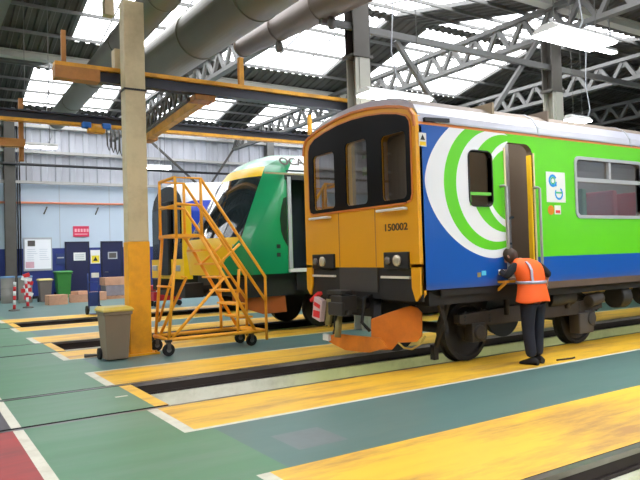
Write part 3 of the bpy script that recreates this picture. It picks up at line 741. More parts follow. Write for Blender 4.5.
# headlight clusters
for (a, c, l) in ((-1.16, -.66, 0), (.52, 1.12, 1)):
    b = MB(); b.m(0).box(XF-.06, XF-.02, YC+a, YC+c, 1.34, 1.56); h = b.build('headlight_cluster', M_blk, T, bevel=.01)
    yy = (a+c)/2+(-.02 if l == 0 else .02)
    for dy, r, m in ((-.02, .075, mat('lens_clear', (215, 205, 180), .12, metal=.6)), (.17, .055, mat('lens_grey', (120, 112, 104), .2, metal=.4))):
        b = MB(); b.lathe((XF-.06, YC+yy+dy, 1.45), (-1, 0, 0), [(0, r), (.02, r), (.03, r*.8), (.035, r*.3)], 20); b.build('headlight_lens', m, h, smooth=True)
# dark end below: gangway sill, recesses, rails
MB().box(XF-.025, XF-.001, YC-.47, YC+.43, 1.02, 1.36).build('lower_panel', mat('panel_dark_grey', (62, 60, 58), .5), T)
MB().box(XF+.0, XF+.028, YC-1.34, YC+1.34, .93, 1.37).build('buffer_beam', M_dark, T)
for (a, c) in ((-1.14, -.55), (.55, 1.17)):
    b = MB(); b.box(XF-.03, XF, YC+a, YC+c, 1.215, 1.245); b.build('step_rail', mat('rail_offwhite', (220, 215, 200), .4), T)
MB().box(XF+.12, XF+.6, YC-.25, YC+1.0, .66, .93).build('drag_box', M_dark, T)
# coupler & hoses
b = MB(); b.cbox((XF-.26, YC, .86), (.26, .28, .24)); b.cbox((XF-.40, YC-.02, .80), (.06, .34, .18)); b.tube([(XF-.3, YC-.2, .74), (XF-.3, YC+.3, .74)], .04); b.tube([(XF+.4, YC, .86), (XF-.15, YC, .86)], .09); b.cbox((XF-.26, YC+.1, 1.02), (.2, .36, .06)); b.build('coupler', mat('coupler_grey', (40, 38, 35), .55, var=.3, scale=8), T, bevel=.02)
for y, s in ((.45, .1), (.6, .05), (-.3, -.1), (.25, .2)): MB().tube([(XF+.1, YC+y, 1.0), (XF-.12, YC+y, .95), (XF-.2, YC+y+s*.3, .62), (XF-.12, YC+y+s, .5)], .024).build('air_hose', M_rub, T)
b = MB(); b.tube([(XF-.16, YC+.5, .9), (XF-.2, YC+.5, .52)], .06, r1=.05); b.tube([(XF-.14, YC+.3, .66), (XF-.18, YC+.3, .36)], .05); b.build('hose_cock', mat('cock_yellow', (150, 138, 84), .5), T)
b = MB(); b.m(0).cbox((XF-.30, YC+.58, .76), (.08, .22, .32), rot=Matrix.Rotation(.25, 3, 'X')); b.m(1)
b.cbox((XF-.345, YC+.57, .82), (.01, .16, .06), rot=Matrix.Rotation(.3, 3, 'X')); b.cbox((XF-.345, YC+.59, .69), (.01, .17, .10), rot=Matrix.Rotation(.1, 3, 'X')); b.cbox((XF-.26, YC+.72, .93), (.08, .26, .05), rot=Matrix.Rotation(-.5, 3, 'X'))
b.build('warning_flag', [mat('flag_pale', (206, 180, 180), .7), mat('flag_red', (216, 36, 40), .6)], T, bevel=.01)['label'] = 'red and white warning tag hanging by the coupler'
# orange V plough
M_pl = mat('plough_orange', (222, 124, 26), .5, var=.2, scale=3, dirt=(150, 78, 26), dirt_amt=.4)
b = MB()
b.prism([(5.316, 7.025, .658), (5.496, 6.834, .751), (5.62, 6.70, .81), (5.69, 6.63, .83), (5.75, 6.56, .80), (5.79, 6.521, .735), (5.784, 6.528, .428), (5.736, 6.578, .348), (5.562, 6.764, .335), (5.504, 6.826, .24), (5.364, 6.975, .235), (5.31, 7.032, .372)], (.035, .03, 0))
lip = [(5.427, 8.275, .304), (5.399, 7.957, .375), (5.343, 7.326, .40), (5.296, 6.79, .43), (5.273, 6.60, .32), (5.32, 7.05, .20), (5.34, 7.3, .18), (5.376, 7.705, .157), (5.419, 8.184, .222)]
b.prism(lip, (-.035, 0, 0))
pl = b.build('snow_plough', M_pl, T, bevel=.008); pl['label'] = 'orange snow plough under the cab'
b = MB(); b.cbox((5.36, 8.2, .30), (.06, .16, .10)); b.build('blade_tip', M_white, pl, bevel=.01)
b = MB(); b.bar((5.74, 6.66, .78), (5.95, 6.8, 1.02), .08); b.build('plough_bracket', M_dark, T); b = MB(); b.bar((5.4, 7.0, .6), (5.6, 7.2, 1.0), .1); b.build('plough_bracket', M_dark, T); b = MB(); b.bar((5.44, 8.1, .34), (5.65, 8.0, 1.0), .08); b.build('plough_bracket', M_dark, T)
b = MB(); b.tube([(5.56, 6.76, .34), (5.615, 6.707, .27), (5.689, 6.629, .25), (5.763, 6.55, .32), (5.82, 6.499, .43)], .014); b.build('guard_pipe', mat('pipe_gold', (176, 150, 70), .4, metal=.4), T)
# underframe
b = MB(); b.box(XF+.2, XB-.1, YS+.10, YC+HW-.1, .86, 1.08); b.box(XF+.35, XB, YS+.03, YS+.06, .98, 1.07); b.build('underframe', mat('underframe_brown', (34, 30, 28), .7, var=.3, scale=5), T)
b = MB(); b.box(sx(7.6), XB, YS+.0, YS+.03, .97, 1.07); b.build('solebar', mat('solebar_brown', (92, 74, 60), .7, var=.2, scale=5), T)
def bogie(xc, TT):
    t_parts = []
    for dx in (-1.25, 1.25):
        for y in (YC-.76, YC+.76):
            s = -1 if y < YC else 1
            b = MB(); b.lathe((xc+dx, y-s*.06, .42), (0, s, 0), [(0, .45), (.03, .45), (.035, .42), (.14, .418), (.145, .36), (.11, .34), (.09, .15), (.13, .13), (.15, .10)], 36)
            b.build('wheel', M_dark, TT)
        MB().tube([(xc+dx, YC-.7, .42), (xc+dx, YC+.7, .42)], .08).build('axle', M_dark, TT)
    fm = mat('bogie_brown', (52, 43, 36), .75, var=.35, scale=6)
    for s in (-1, 1):
        y = YC+s*1.0
        b = MB(); b.prism([(xc-1.6, y-.06, .56), (xc-1.0, y-.06, .50), (xc+1.0, y-.06, .50), (xc+1.6, y-.06, .56), (xc+1.6, y-.06, .68), (xc+.55, y-.06, .74), (xc-.55, y-.06, .74), (xc-1.6, y-.06, .68)], (0, .12, 0)); b.build('bogie_frame', fm, TT, bevel=.01)
        for dx in (-1.25, 1.25):
            b = MB(); b.cbox((xc+dx, y, .42), (.26, .16, .26)); b.lathe((xc+dx, y+s*.07, .42), (0, s, 0), [(0, .11), (.05, .10), (.06, .04)], 18); b.build('axle_box', mat('axlebox_grey', (50, 46, 42), .6, var=.2), TT, bevel=.015)
            for q in (-.24, .24):
                b = MB(); h = [(xc+dx+q+.06*math.cos(a*PI/4), y+.06*math.sin(a*PI/4), .52+.006*a) for a in range(33)]; b.tube(h, .014, 6); b.build('coil_spring', M_dark, TT)
            b = MB(); b.tube([(xc+dx*.55, y+s*.08, .62), (xc+dx*.55, y+s*.08, .92)], .04); b.build('damper', fm, TT)
        b = MB(); b.tube([(xc-.1, y, .78), (xc-.1, y, .92)], .16, 20); b.build('air_spring', M_rub, TT)
bogie(7.88, T); bogie(21.0, T)
b = MB(); b.cbox((sx(8.9), YC-1.0, .36), (.36, .2, .32)); b.tube([(sx(8.9), YC-1.14, .70), (sx(9.2), YC-1.14, .75)], .1); b.build('brake_gear', mat('brake_grey', (70, 64, 58), .6, var=.25), T, bevel=.02)
b = MB(); b.tube([(sx(8.05), YC-1.0, .80), (sx(8.62), YC-1.0, .80)], .15, 24); b.build('air_tank', mat('tank_grey', (46, 44, 44), .45), T)
for k, x in enumerate((sx(9.7), sx(10.5), 12.5, 14.2, 16.4)):
    b = MB()
    if k < 2: b.tube([(x, YC-1.05, .72), (x+.25, YC-1.05, .72)], .19, 24)
    else: b.cbox((x, YC-.9, .62), (1.2, .6, .5))
    b.build('equipment_case', mat('case_dark', (44, 42, 40), .6, var=.25), T, bevel=.02)
b = MB(); b.bar((5.85, YC-1.1, .95), (6.0, YC-1.1, .5), .05); b.bar((6.05, YC-1.12, .95), (6.1, YC-.76, .2), .05); b.cbox((6.08, YC-.76, .17), (.08, .08, .2)); b.build('life_guard', M_dark, T)

# ================================================================ GREEN TRAIN (second pit)
G = thing('railcar', (5.2, 12.64, 0), 'dark green and white train with a sloping yellow edged windscreen, behind the main train', 'train')
GY, GH = 12.64, 1.35
gm_green = mat('deep_green', (10, 138, 84), .3, var=.05, coat=.3); gm_yel = mat('nose_yellow', (244, 196, 20), .35, var=.04); gm_scr = mat('screen_dark', (30, 40, 44), .08, var=.3, scale=2, coat=.5)
gm_wht = mat('roof_white', (226, 230, 228), .35, var=.04); gm_pale = mat('pale_green_gloss', (150, 200, 176), .25, var=.15, scale=1.5); gm_dark = M_dark
zz = [1.2, 1.45, 1.7, 1.95, 2.4, 2.85, 3.2, 3.42, 3.56, 3.68, 3.76, 3.80]
def x0(z):
    P = [(1.2, 5.12), (1.7, 5.05), (1.95, 5.12), (3.2, 5.88), (3.42, 6.05), (3.56, 6.22), (3.68, 6.45), (3.8, 6.85)]
    for (a, xa), (c, xc) in zip(P, P[1:]):
        if z <= c: return xa+(xc-xa)*(z-a)/(c-a)
    return P[-1][1]
def wz(z):
    P = [(1.2, 1.33), (1.7, 1.35), (3.0, 1.35), (3.2, 1.34), (3.42, 1.22), (3.56, 1.05), (3.68, .78), (3.76, .5), (3.8, .25)]
    for (a, xa), (c, xc) in zip(P, P[1:]):
        if z <= c: return xa+(xc-xa)*(z-a)/(c-a)
    return .25
tt = [-1, -.97, -.9, -.82, -.72, -.55, -.3, 0, .3, .55, .72, .82, .9, .97, 1]
def tz(k, z):
    t = tt[k]
    if z < 1.95 and 0 < abs(t) <= .82: t *= .72+.36*(z-1.2)/.75
    elif z <= 3.42 and 0 < abs(t) <= .82: t *= 1.08-.20*(z-1.95)/1.47
    return t
b = MB(); grid = []
for z in zz:
    row = []
    for k in range(len(tt)):
        t = tz(k, z); row.append(b.bm.verts.new((x0(z)+.62*abs(t)**3.2, GY+t*wz(z), z)))
    grid.append(row)
for i in range(len(zz)-1):
    for k in range(len(tt)-1):
        zc = (zz[i]+zz[i+1])/2; tcn = abs(tt[k]+tt[k+1])/2
        m = 0
        if tcn < .82:
            m = 1 if zc < 1.95 else (2 if zc < 3.2 else (1 if zc < 3.42 else 3))
        elif zc > 3.42: m = 0
        f = b.bm.faces.new((grid[i][k], grid[i][k+1], grid[i+1][k+1], grid[i+1][k])); f.material_index = m; f.smooth = True
# sides and roof run back from the nose edge, with the open door
DXa, DXb = 6.57, 7.5; XG = 26.0
for s, k in ((0, 0), (1, len(tt)-1)):
    for i in range(len(zz)-1):
        a, c = grid[i][k], grid[i+1][k]; ya, yc = a.co.y, c.co.y; za, zc = zz[i], zz[i+1]
        last = [a, c]
        for xn in (6.5, DXa, DXb, XG):
            n1 = b.bm.verts.new((max(xn, a.co.x+.01), ya, za)); n2 = b.bm.verts.new((max(xn, c.co.x+.01), yc, zc))
            m = 0 if za < 3.15 else (4 if xn > 6.5 else 0)
            if s == 0 and xn == DXb and 1.2 <= za < 3.15 and zc < 3.3: pass
            else:
                f = b.bm.faces.new((last[0], n1, n2, last[1])); f.material_index = m
                f.smooth = True
            last = [n1, n2]
top = grid[-1]
a = b.bm.verts.new((XG, GY-.25, 3.8)); c = b.bm.verts.new((XG, GY+.25, 3.8))
f = b.bm.faces.new([v for v in top]+[c, a]); f.material_index = 4
b.m(5).face([(XG, GY-1.33, 1.2), (XG, GY+1.33, 1.2), (XG, GY+1.33, 3.2), (XG, GY+.25, 3.8), (XG, GY-.25, 3.8), (XG, GY-1.33, 3.2)])
b.m(5).box(5.7, XG, GY-1.3, GY+1.3, 1.14, 1.22)
b.build('body_shell', [gm_green, gm_yel, gm_scr, gm_pale, gm_wht, M_dark], G)
gy = GY-GH
b = MB(); b.box(DXa-.02, DXb+.05, gy+.9, gy+.93, 1.22, 3.3); b.box(DXa-.03, DXa, gy+.04, gy+.9, 1.22, 3.3); b.box(DXb, DXb+.03, gy+.04, gy+.9, 1.22, 3.3); b.box(DXa, DXb, gy+.04, gy+.9, 3.28, 3.31); b.build('vestibule', mat('vestibule_navy', (38, 48, 58), .5), G)
b = MB(); b.box(DXa-.06, DXa+.02, gy-.03, gy+.03, 1.3, 3.16); b.build('door_post', M_wgrey, G); b = MB(); b.box(DXa+.05, DXa+.1, gy+.1, gy+.16, 1.25, 2.4).box(DXb-.35, DXb-.3, gy+.1, gy+.16, 1.25, 2.4); b.build('door_grab', mat('grab_lime', (120, 190, 70), .4), G)
b = MB(); b.box(DXa-.06, DXb+.1, gy-.05, gy+.2, 1.22, 1.29); b.build('door_sill', M_white, G)
b = MB(); b.box(DXa-.1, XG, gy-.02, gy+.02, 3.10, 3.2); b.build('door_header', M_blk, G)
b = MB(); b.prism([(x, gy-.012, z) for x, z in [(6.49, 1.75), (6.49, 2.75), (6.42, 2.72), (6.36, 2.5), (6.33, 2.3), (6.35, 2.05), (6.40, 1.9)]], (0, .011, 0)); b.build('side_window', mat('side_glass_dark', (36, 38, 44), .15), G)
b = MB(); b.box(6.0, XG, gy-.02, gy-.005, 3.2, 3.235); b.build('cantrail_stripe', mat('stripe_tan', (150, 140, 100), .4), G)
for z in (1.75, 1.58): MB().box(6.24, 6.32, gy-.01, gy+.0, z-.04, z+.04).build('control_cover', M_dark, G)
text_mesh('OCA', .27, facing((6.75, gy+.19, 3.50), (1, 0, 0), (0, .55, .83)), M_dsteel, 'roof_lettering', G, bold=.008)
for s in (-1, 1):
    b = MB(); b.lathe((5.40, GY+s*.98, 1.72), (-1, s*.5, 0), [(0, .15), (.05, .14), (.07, .08)], 20); b.build('headlight', M_wgrey, G, smooth=True)
b = MB(); b.bar((5.35, GY-.6, 2.05), (5.75, GY-.2, 2.7), .025); b.build('wiper', M_blk, G)
b = MB(); b.box(5.6, XG, GY-1.25, GY+1.25, .75, 1.15); b.box(6.7, XG, GY-1.33, GY-1.28, .85, 1.2); b.build('underframe', M_dark, G)
b = MB(); b.prism([(5.38, gy+.25, .62), (5.38, gy+.25, .9), (6.45, gy+.12, .95), (6.5, gy+.12, .42), (6.0, gy+.18, .40)], (0, .05, 0)); b.build('side_skirt', mat('skirt_brown', (170, 90, 36), .55, var=.2, dirt=(100, 50, 24)), G)['label'] = 'orange brown panel under the green nose'
b = MB(); b.cbox((4.95, GY, .9), (.4, .3, .3)); b.tube([(5.1, GY, .9), (6, GY, .9)], .1); b.build('coupler', M_dark, G)
for dx in (7.6, 10.2):
    for yy in (GY-.76, GY+.76):
        b = MB(); b.lathe((dx, yy-.07, .42), (0, 1, 0), [(0, .42), (.14, .42)], 32); b.build('wheel', M_dark, G)
b = MB(); b.cbox((8.9, GY-1.0, .55), (3.2, .14, .2)); b.build('bogie_frame', M_dark, G)
b = MB(); b.cbox((7.0, gy+.05, 1.0), (.6, .05, .07)); b.build('step', M_dsteel, G)

# ================================================================ BLUE TRAIN (third pit)
B = thing('railcar', (6.2, 17.93, 0), 'blue train with white roof, dark front and yellow lower panel, behind the yellow steps', 'train')
BY = 17.93; bp = [(1.40, 2.9), (1.36, 3.2), (1.18, 3.48), (.8, 3.7), (.4, 3.8), (0, 3.83)]
P = [(-1.40, 1.1)]+[(-y, z) for y, z in bp]+[(y, z) for y, z in bp[::-1][1:]]+[(1.40, 1.1)]
bx = 6.32
b = MB()
R1 = [[b.bm.verts.new((x, BY+y*sc, 1.1+(z-1.1)*zs)) for y, z in P] for x, sc, zs in ((bx, .93, .93), (bx+.25, 1, .97), (bx+1.6, 1, 1), (26, 1, 1))]
for r_, (A_, C_) in enumerate(zip(R1, R1[1:])):
    for k in range(len(P)-1):
        f = b.bm.faces.new((A_[k], A_[k+1], C_[k+1], C_[k])); mz = (P[k][1]+P[k+1][1])/2
        f.material_index = 1 if mz > 3.1 else 0; f.smooth = mz > 3.0
b.m(2); f = b.bm.faces.new(R1[0]); f.material_index = 2; f = b.bm.faces.new(R1[-1]); f.material_index = 2
b.build('body_shell', [mat('train_blue', (34, 66, 196), .3, var=.05, coat=.3), mat('train_roof_white', (224, 226, 228), .4, var=.05), mat('front_black', (34, 36, 38), .25, var=.2)], B)
b = MB(); b.box(bx-.04, bx+.02, BY-1.3, BY+1.3, 1.0, 1.55); b.build('front_panel', gm_yel, B)
for s in (-1,): MB().box(bx-.04, bx+.2, BY+s*1.34-.06, BY+s*1.34+.05, 1.0, 3.0).build('corner_post', gm_yel, B)
for a, c in ((-1.15, -.45), (.45, 1.15)): MB().prism([(bx-.03, BY+y, z) for y, z in rrect(a, c, 2.0, 3.0, .08)], (.02, 0, 0)).build('windscreen', mat('screen_black', (14, 16, 18), .1), B)
b = MB(); b.box(bx-.12, bx, BY-.4, BY+.4, 1.1, 3.2); b.build('gangway', M_blk, B, bevel=.03)
for a in (-.95, .95):
    b = MB(); b.cbox((bx-.06, BY+a, 1.3), (.05, .36, .16)); b.build('headlight', M_wgrey, B, bevel=.02)
b = MB(); b.box(bx+.1, 26, BY-1.3, BY+1.3, .5, 1.08); b.build('underframe', M_dark, B)
for k in range(5): MB().box(8.6+k*2.6, 10.2+k*2.6, BY-1.412, BY-1.40, 1.95, 2.75).build('side_window', M_blk, B)
b = MB(); b.box(7.15, 7.75, BY-1.415, BY-1.40, 1.2, 3.0); b.build('cab_door', mat('train_blue_light', (48, 92, 230), .3), B)
for dx in (8, 10.4):
    b = MB(); b.lathe((dx, BY-.83, .42), (0, 1, 0), [(0, .42), (.14, .42)], 28); b.build('wheel', M_dark, B)
b = MB(); b.cbox((bx-.2, BY, .85), (.4, .3, .3)); b.build('coupler', M_dark, B)

# ================================================================ YELLOW STEPS
ST = thing('mobile_steps', (4.35, 10.38, 0), 'yellow wheeled access steps with handrails, beside the beige column', 'steps')
M_st = mat('steps_yellow', (255, 176, 44), .45, var=.1, scale=5, dirt=(190, 110, 30), dirt_amt=.3)
YA, YB = 10.04, 10.74; PX0, PX1, PZ = 3.68, 4.12, 1.94; BX0, BX1 = 3.52, 5.28
b = MB(); r = .026
for y, s in ((YA, 0), (YB, 1)):
    xl = BX0 if s == 0 else BX0+.02
    b.tube([(xl, y, .2), (PX0+.02, y, PZ)], r); b.tube([(xl, y, .26), (BX1-.02, y, .26)], r+.006)
    b.tube([(PX1-.02, y, PZ), (BX1-.18, y, .24)], r+.004)                       # stringer
    b.tube([(xl+.08, y, .26), (4.12, y, 1.24), (PX1-.1, y, 1.24)], r) if s else b.tube([(xl+.05, y, .26), (PX1+.42, y, 1.24)], r)
    b.tube([(4.75, y, .26), (4.75, y, .95)], r)
for x in (BX0, BX1-.03): b.tube([(x, YA, .26), (x, YB, .26)], r+.004)
b.tube([(PX0-.07, YA, 1.3), (PX0-.07, YB, .5)], r*.8); b.tube([(3.6, YA, 1.1), (3.6, YB, 1.1)], r*.8)
b.build('frame', M_st, ST)
MB().box(PX0-.04, PX1+.04, YA-.02, YB+.02, PZ-.03, PZ+.02).build('platform', M_st, ST)
b = MB()
def stx(z): return PX1-.02+(BX1-.18-PX1+.02)*(PZ-z)/(PZ-.24)
for k in range(1, 8):
    z = PZ-k*.235; x = stx(z); MB().box(x-.12, x+.12, YA+.02, YB-.02, z-.03, z).build('tread', M_st, ST)
for y, nm in ((YA-.035, 0), (YB+.035, 1)):
    b = MB()
    b.tube([(PX0, y, PZ-.05), (PX0, y, 2.88), (PX1, y, 2.88), (BX1, y, 1.20), (BX1, y, .10)], r)
    b.tube([(PX1, y, PZ), (PX1, y, 2.88)], r); b.tube([(PX0, y, 2.45), (PX1, y, 2.43), (BX1, y, .78)], r)
    b.tube([(stx(1.45)+.02, y, 1.45), (stx(1.45)+.42, y, 1.78)], r*.9)
    b.tube([(4.75, y, .95), (4.78, y, 1.35)], r)
    b.build('handrail', M_st, ST)
MB().tube([(PX0, YA-.03, 2.88), (PX0, YB+.03, 2.88)], r).build('end_rail', M_st, ST)
MB().tube([(PX0, YA-.03, 2.42), (PX0, YB+.03, 2.42)], r).build('end_rail', M_st, ST)
for (x, y) in ((BX0, YA), (BX0+.04, YB), (5.06, YA+.12), (5.06, YB-.12)):
    b = MB(); b.lathe((x, y-.025, .10), (0, 1, 0), [(0, .09), (.01, .10), (.04, .10), (.05, .09)], 24); wl = b.build('wheel', M_rub, ST)
    MB().lathe((x, y-.03, .10), (0, 1, 0), [(0, .04), (.06, .04)], 16).build('hub', M_steel, wl)
    MB().box(x-.03, x+.03, y-.04, y-.032, .1, .25).box(x-.03, x+.03, y+.032, y+.04, .1, .25).box(x-.05, x+.05, y-.04, y+.04, .22, .26).build('castor_fork', M_dsteel, ST)

# ================================================================ BINS AND CLUTTER
def wheelie(x, y, sc, body, lid, label, rz=0, lidz=0):
    t = thing('wheelie_bin', (x, y, 0), label, 'bin'); t.rotation_euler.z = rz
    H = .86*sc; b = MB(); o = Vector((0, 0, 0))
    def ring(w, d, z): return [(-w/2, -d/2, z), (w/2, -d/2, z), (w/2, d/2, z), (-w/2, d/2, z)]
    rs = [ring(.36*sc, .40*sc, .02), ring(.37*sc, .42*sc, .08), ring(.46*sc, .52*sc, H-.05), ring(.50*sc, .56*sc, H-.05), ring(.50*sc, .56*sc, H)]
    V = [[b.bm.verts.new(p) for p in R_] for R_ in rs]
    for A_, C_ in zip(V, V[1:]):
        for k in range(4): b.bm.faces.new((A_[k], A_[(k+1)%4], C_[(k+1)%4], C_[k]))
    b.bm.faces.new(V[0][::-1]); b.bm.faces.new(V[-1]); b.build('body', body, t, bevel=.012, org=o)
    b = MB(); V = [[b.bm.verts.new(p) for p in R_] for R_ in (ring(.54*sc, .60*sc, H+.001), ring(.54*sc, .60*sc, H+.03), ring(.46*sc, .5*sc, H+.07))]
    for A_, C_ in zip(V, V[1:]):
        for k in range(4): b.bm.faces.new((A_[k], A_[(k+1)%4], C_[(k+1)%4], C_[k]))
    b.bm.faces.new(V[0][::-1]); b.bm.faces.new(V[-1]); b.build('lid', lid, t, bevel=.01, org=o)
    b = MB(); b.tube([(-.2*sc, .33*sc, H-.02), (.2*sc, .33*sc, H-.02)], .015); b.build('handle', body, t, org=o)
    for s in (-1, 1):
        b = MB(); b.lathe((s*.19*sc, .2*sc, .10*sc), (s, 0, 0), [(0, .10*sc), (.05*sc, .10*sc), (.052*sc, .04), (.06*sc, .03)], 20); b.build('wheel', M_rub, t, org=o)
    return t
binb = mat('bin_brown_grey', (128, 112, 92), .6, var=.1, scale=4); binl = mat('bin_lid_yellow', (206, 176, 50), .5, var=.12, dirt=(200, 196, 150), dirt_amt=.5)
wheelie(2.75, 10.34, .89, binb, binl, 'brown wheelie bin with a yellow lid in front of the beige and yellow column', 0)
wheelie(4.62, 27.5, 1.0, mat('bin_grey', (110, 100, 92), .6), mat('bin_lid_cream', (214, 196, 120), .5), 'small grey bin with a cream lid by the notice board, left of the green bin', 0)
wheelie(5.75, 29.8, 1.3, mat('bin_green', (50, 122, 48), .5, var=.1), mat('bin_lid_green', (70, 140, 70), .5), 'large green wheelie bin standing by the navy doors', 0)
for (x, y, l) in ((3.38, 28.3, 'grey drum with a blue rim, leftmost by the back wall'), (3.96, 27.9, 'grey drum with a blue rim behind the red and white tape')):
    t = thing('waste_drum', (x, y, 0), l, 'drum', 'grey drums by the back wall')
    b = MB(); b.lathe((x, y, 0), (0, 0, 1), [(0, .25), (.02, .26), (.3, .26), (.31, .27), (.33, .26), (.6, .26), (.61, .27), (.63, .26), (.9, .26), (1.0, .26)], 28); b.build('body', mat('drum_grey', (138, 134, 126), .5, var=.15), t, smooth=True)
    b = MB(); b.lathe((x, y, 1.0), (0, 0, 1), [(0, .275), (.06, .275), (.07, .23)], 28); b.build('rim', mat('drum_blue', (110, 150, 190), .5), t)
# red/white posts with tape
redm = mat('tape_red', (206, 40, 44), .5); 
def post(x, y, h, lean, label):
    t = thing('barrier_post', (x, y, 0), label, 'barrier post', 'red and white barrier posts')
    MB().lathe((x, y, 0), (0, 0, 1), [(0, .18), (.04, .17), (.06, .05)], 20).build('base', M_dsteel, t)
    b = MB(); n = 6
    for k in range(n):
        a = Vector((x+lean*k/n, y, .05+(h-.05)*k/n)); c = Vector((x+lean*(k+1)/n, y, .05+(h-.05)*(k+1)/n)); b.m(k % 2).tube([a, c], .045, 12)
    b.build('striped_pole', [redm, M_white], t)
post(2.98, 23.4, .95, .03, 'red and white striped post in front of the leftmost drum')
post(3.56, 24.5, 1.0, -.06, 'red and white striped post wrapped with tape, by the small grey bin')
t = thing('barrier_tape', (3.56, 24.7, 0), 'bundle of red and white barrier tape hanging on the striped post', 'tape')
b = MB()
for k in range(7):
    a = .25+k*.13; b.m(k % 2).cbox((3.58+.05*math.sin(k*2), 24.72, a+.1), (.22+.06*(k % 3), .06, .14), rot=Matrix.Rotation(.4*math.sin(k*1.7), 3, 'Y'))
b.build('tape_folds', [redm, M_white], t, bevel=.01)
MB().tube([(3.58, 24.72, 0), (3.58, 24.72, .3)], .05).build('tape_core', M_dsteel, t)
card = mat('cardboard', (196, 150, 118), .8, var=.12, scale=4, dirt=(150, 110, 90)); wood = mat('pallet_wood', (176, 132, 100), .8, var=.2, scale=6)
def pallet(x, y, l):
    t = thing('wooden_pallet', (x, y, 0), l, 'pallet')
    b = MB()
    for q in (-.5, 0, .5): b.box(x-.6, x+.6, y+q-.05, y+q+.05, 0, .1)
    b.build('bearer', wood, t); b = MB()
    for k in range(6): b.box(x-.6+k*.22, x-.45+k*.22, y-.55, y+.55, .1, .125)
    b.build('deck_boards', wood, t)
pallet(7.45, 27.3, 'wooden pallet under the cardboard boxes beside the beige column')
def cbox(x, y, z, d, rz, l, g=None):
    b = MB(); b.cbox((0, 0, d[2]/2), d); b.cbox((0, 0, d[2]+.001), (d[0]*.98, .05, .004)); o = b.build('cardboard_box', card, bevel=.008); o.location = (x, y, z); o.rotation_euler.z = rz; tag(o, l, 'box', g); return o
cbox(4.66, 25.4, 0, (.66, .55, .36), .1, 'low cardboard box on the floor below the green bin'); cbox(5.62, 26.1, 0, (.7, .5, .30), -.1, 'flattened cardboard box lying right of the low box'); cbox(6.45, 26.6, 0, (.5, .5, .34), .2, 'cardboard box lying below the first navy door')
cbox(5.64, 26.1, .306, (.5, .4, .12), .5, 'small flat carton resting on the flattened cardboard')
bx_ = cbox(7.45, 27.3, .128, (1.2, .9, .42), 0, 'grey wrapped crate on the wooden pallet'); bx_.data.materials[0] = mat('crate_grey', (132, 124, 128), .6, var=.25, scale=6)
cbox(7.45, 27.3, .56, (1.3, .8, .32), .03, 'long cardboard box on top of the grey crate')
# sack truck
t = thing('sack_truck', (4.55, 19.5, 0), 'dark blue hand truck standing upright behind the yellow lidded bin', 'hand truck')
b = MB(); bl = mat('truck_blue', (36, 58, 120), .5)
for dx in (-.13, .17): b.tube([(4.6+dx, 19.5, .1), (4.58+dx, 19.5, 1.05), (4.6+dx, 19.58, 1.2)], .02)
for z in (.35, .65, .95): b.tube([(4.47, 19.5, z), (4.77, 19.5, z)], .015)
b.box(4.46, 4.78, 19.3, 19.5, .02, .04); b.build('frame', bl, t)
MB().cbox((4.6, 19.47, .45), (.26, .05, .4)).build('back_plate', bl, t)
MB().cbox((4.66, 19.5, 1.15), (.2, .1, .14)).build('grip', M_white, t)
for dx in (-.16, .2): MB().lathe((4.6+dx, 19.6, .13), (1, 0, 0), [(-.03, .13), (.03, .13)], 20).build('wheel', M_rub, t)
# red trolley behind the steps
t = thing('tool_trolley', (7.3, 21.0, 0), 'red tool trolley with white trim behind the yellow steps', 'trolley')
rd = mat('trolley_red', (190, 30, 44), .45, var=.15, scale=4)
MB().cbox((7.3, 21.0, .62), (1.0, .5, .18)).build('top_tray', rd, t, bevel=.02); MB().cbox((7.3, 21.0, .34), (.96, .48, .3)).build('cabinet', rd, t, bevel=.02)
b = MB()
for k in range(2): b.cbox((7.05+k*.5, 20.74, .52), (.3, .02, .05))
b.build('trim', M_white, t)
for dx in (-.4, .4): MB().lathe((7.3+dx, 20.78, .09), (0, 1, 0), [(0, .09), (.05, .09)], 18).build('wheel', M_rub, t)
for dx in (-.4, .4): MB().lathe((7.3+dx, 21.2, .09), (0, 1, 0), [(0, .09), (.05, .09)], 18).build('wheel', M_rub, t)
# small dark bar lying by the bin
o = MB().tube([(2.40, 10.86, .03), (2.55, 10.82, .03), (2.66, 10.80, .025)], .03, 8, r1=.015).build('metal_bar', M_dsteel); tag(o, 'small dark bar lying on the floor left of the wheelie bin', 'bar')
# small rod by the man's feet
o = MB().tube([(7.50, 5.72, .012), (7.78, 5.68, .012), (7.86, 5.70, .012)], .012, 8).build('loose_rod', M_railweb); tag(o, "thin dark rod on the yellow paint by the worker's feet", 'rod')

# ================================================================ THE WORKER
W = thing('person', (7.05, 5.74, 0), 'worker in orange hi-vis vest and dark jeans, back turned, leaning into the train door', 'person')
def skin_mesh(verts, edges, radii, name, m, parent, sub=2, root=0, build=True):
    me = D.meshes.new(name); me.from_pydata([Vector(v)-W.location for v in verts], edges, []); me.update()
    o = D.objects.new(name, me); COL.objects.link(o)
    sk = o.modifiers.new('skin', 'SKIN'); sk.use_smooth_shade = True
    lay = me.skin_vertices[0].data if me.skin_vertices else None
    if lay is None:
        bm = bmesh.new(); bm.from_mesh(me); bm.verts.layers.skin.verify(); bm.to_mesh(me); bm.free(); lay = me.skin_vertices[0].data
    for i, r_ in enumerate(radii):
        lay[i].radius = r_ if isinstance(r_, tuple) else (r_, r_); lay[i].use_root = (i == root)
    ss = o.modifiers.new('sub', 'SUBSURF'); ss.levels = sub; ss.render_levels = sub
    bpy.context.view_layer.update()
    me2 = D.meshes.new_from_object(o.evaluated_get(bpy.context.evaluated_depsgraph_get())); o.modifiers.clear(); o.data = me2
    me2.materials.clear(); me2.materials.append(m)
    for p in me2.polygons: p.use_smooth = True
    o.parent = parent; return o
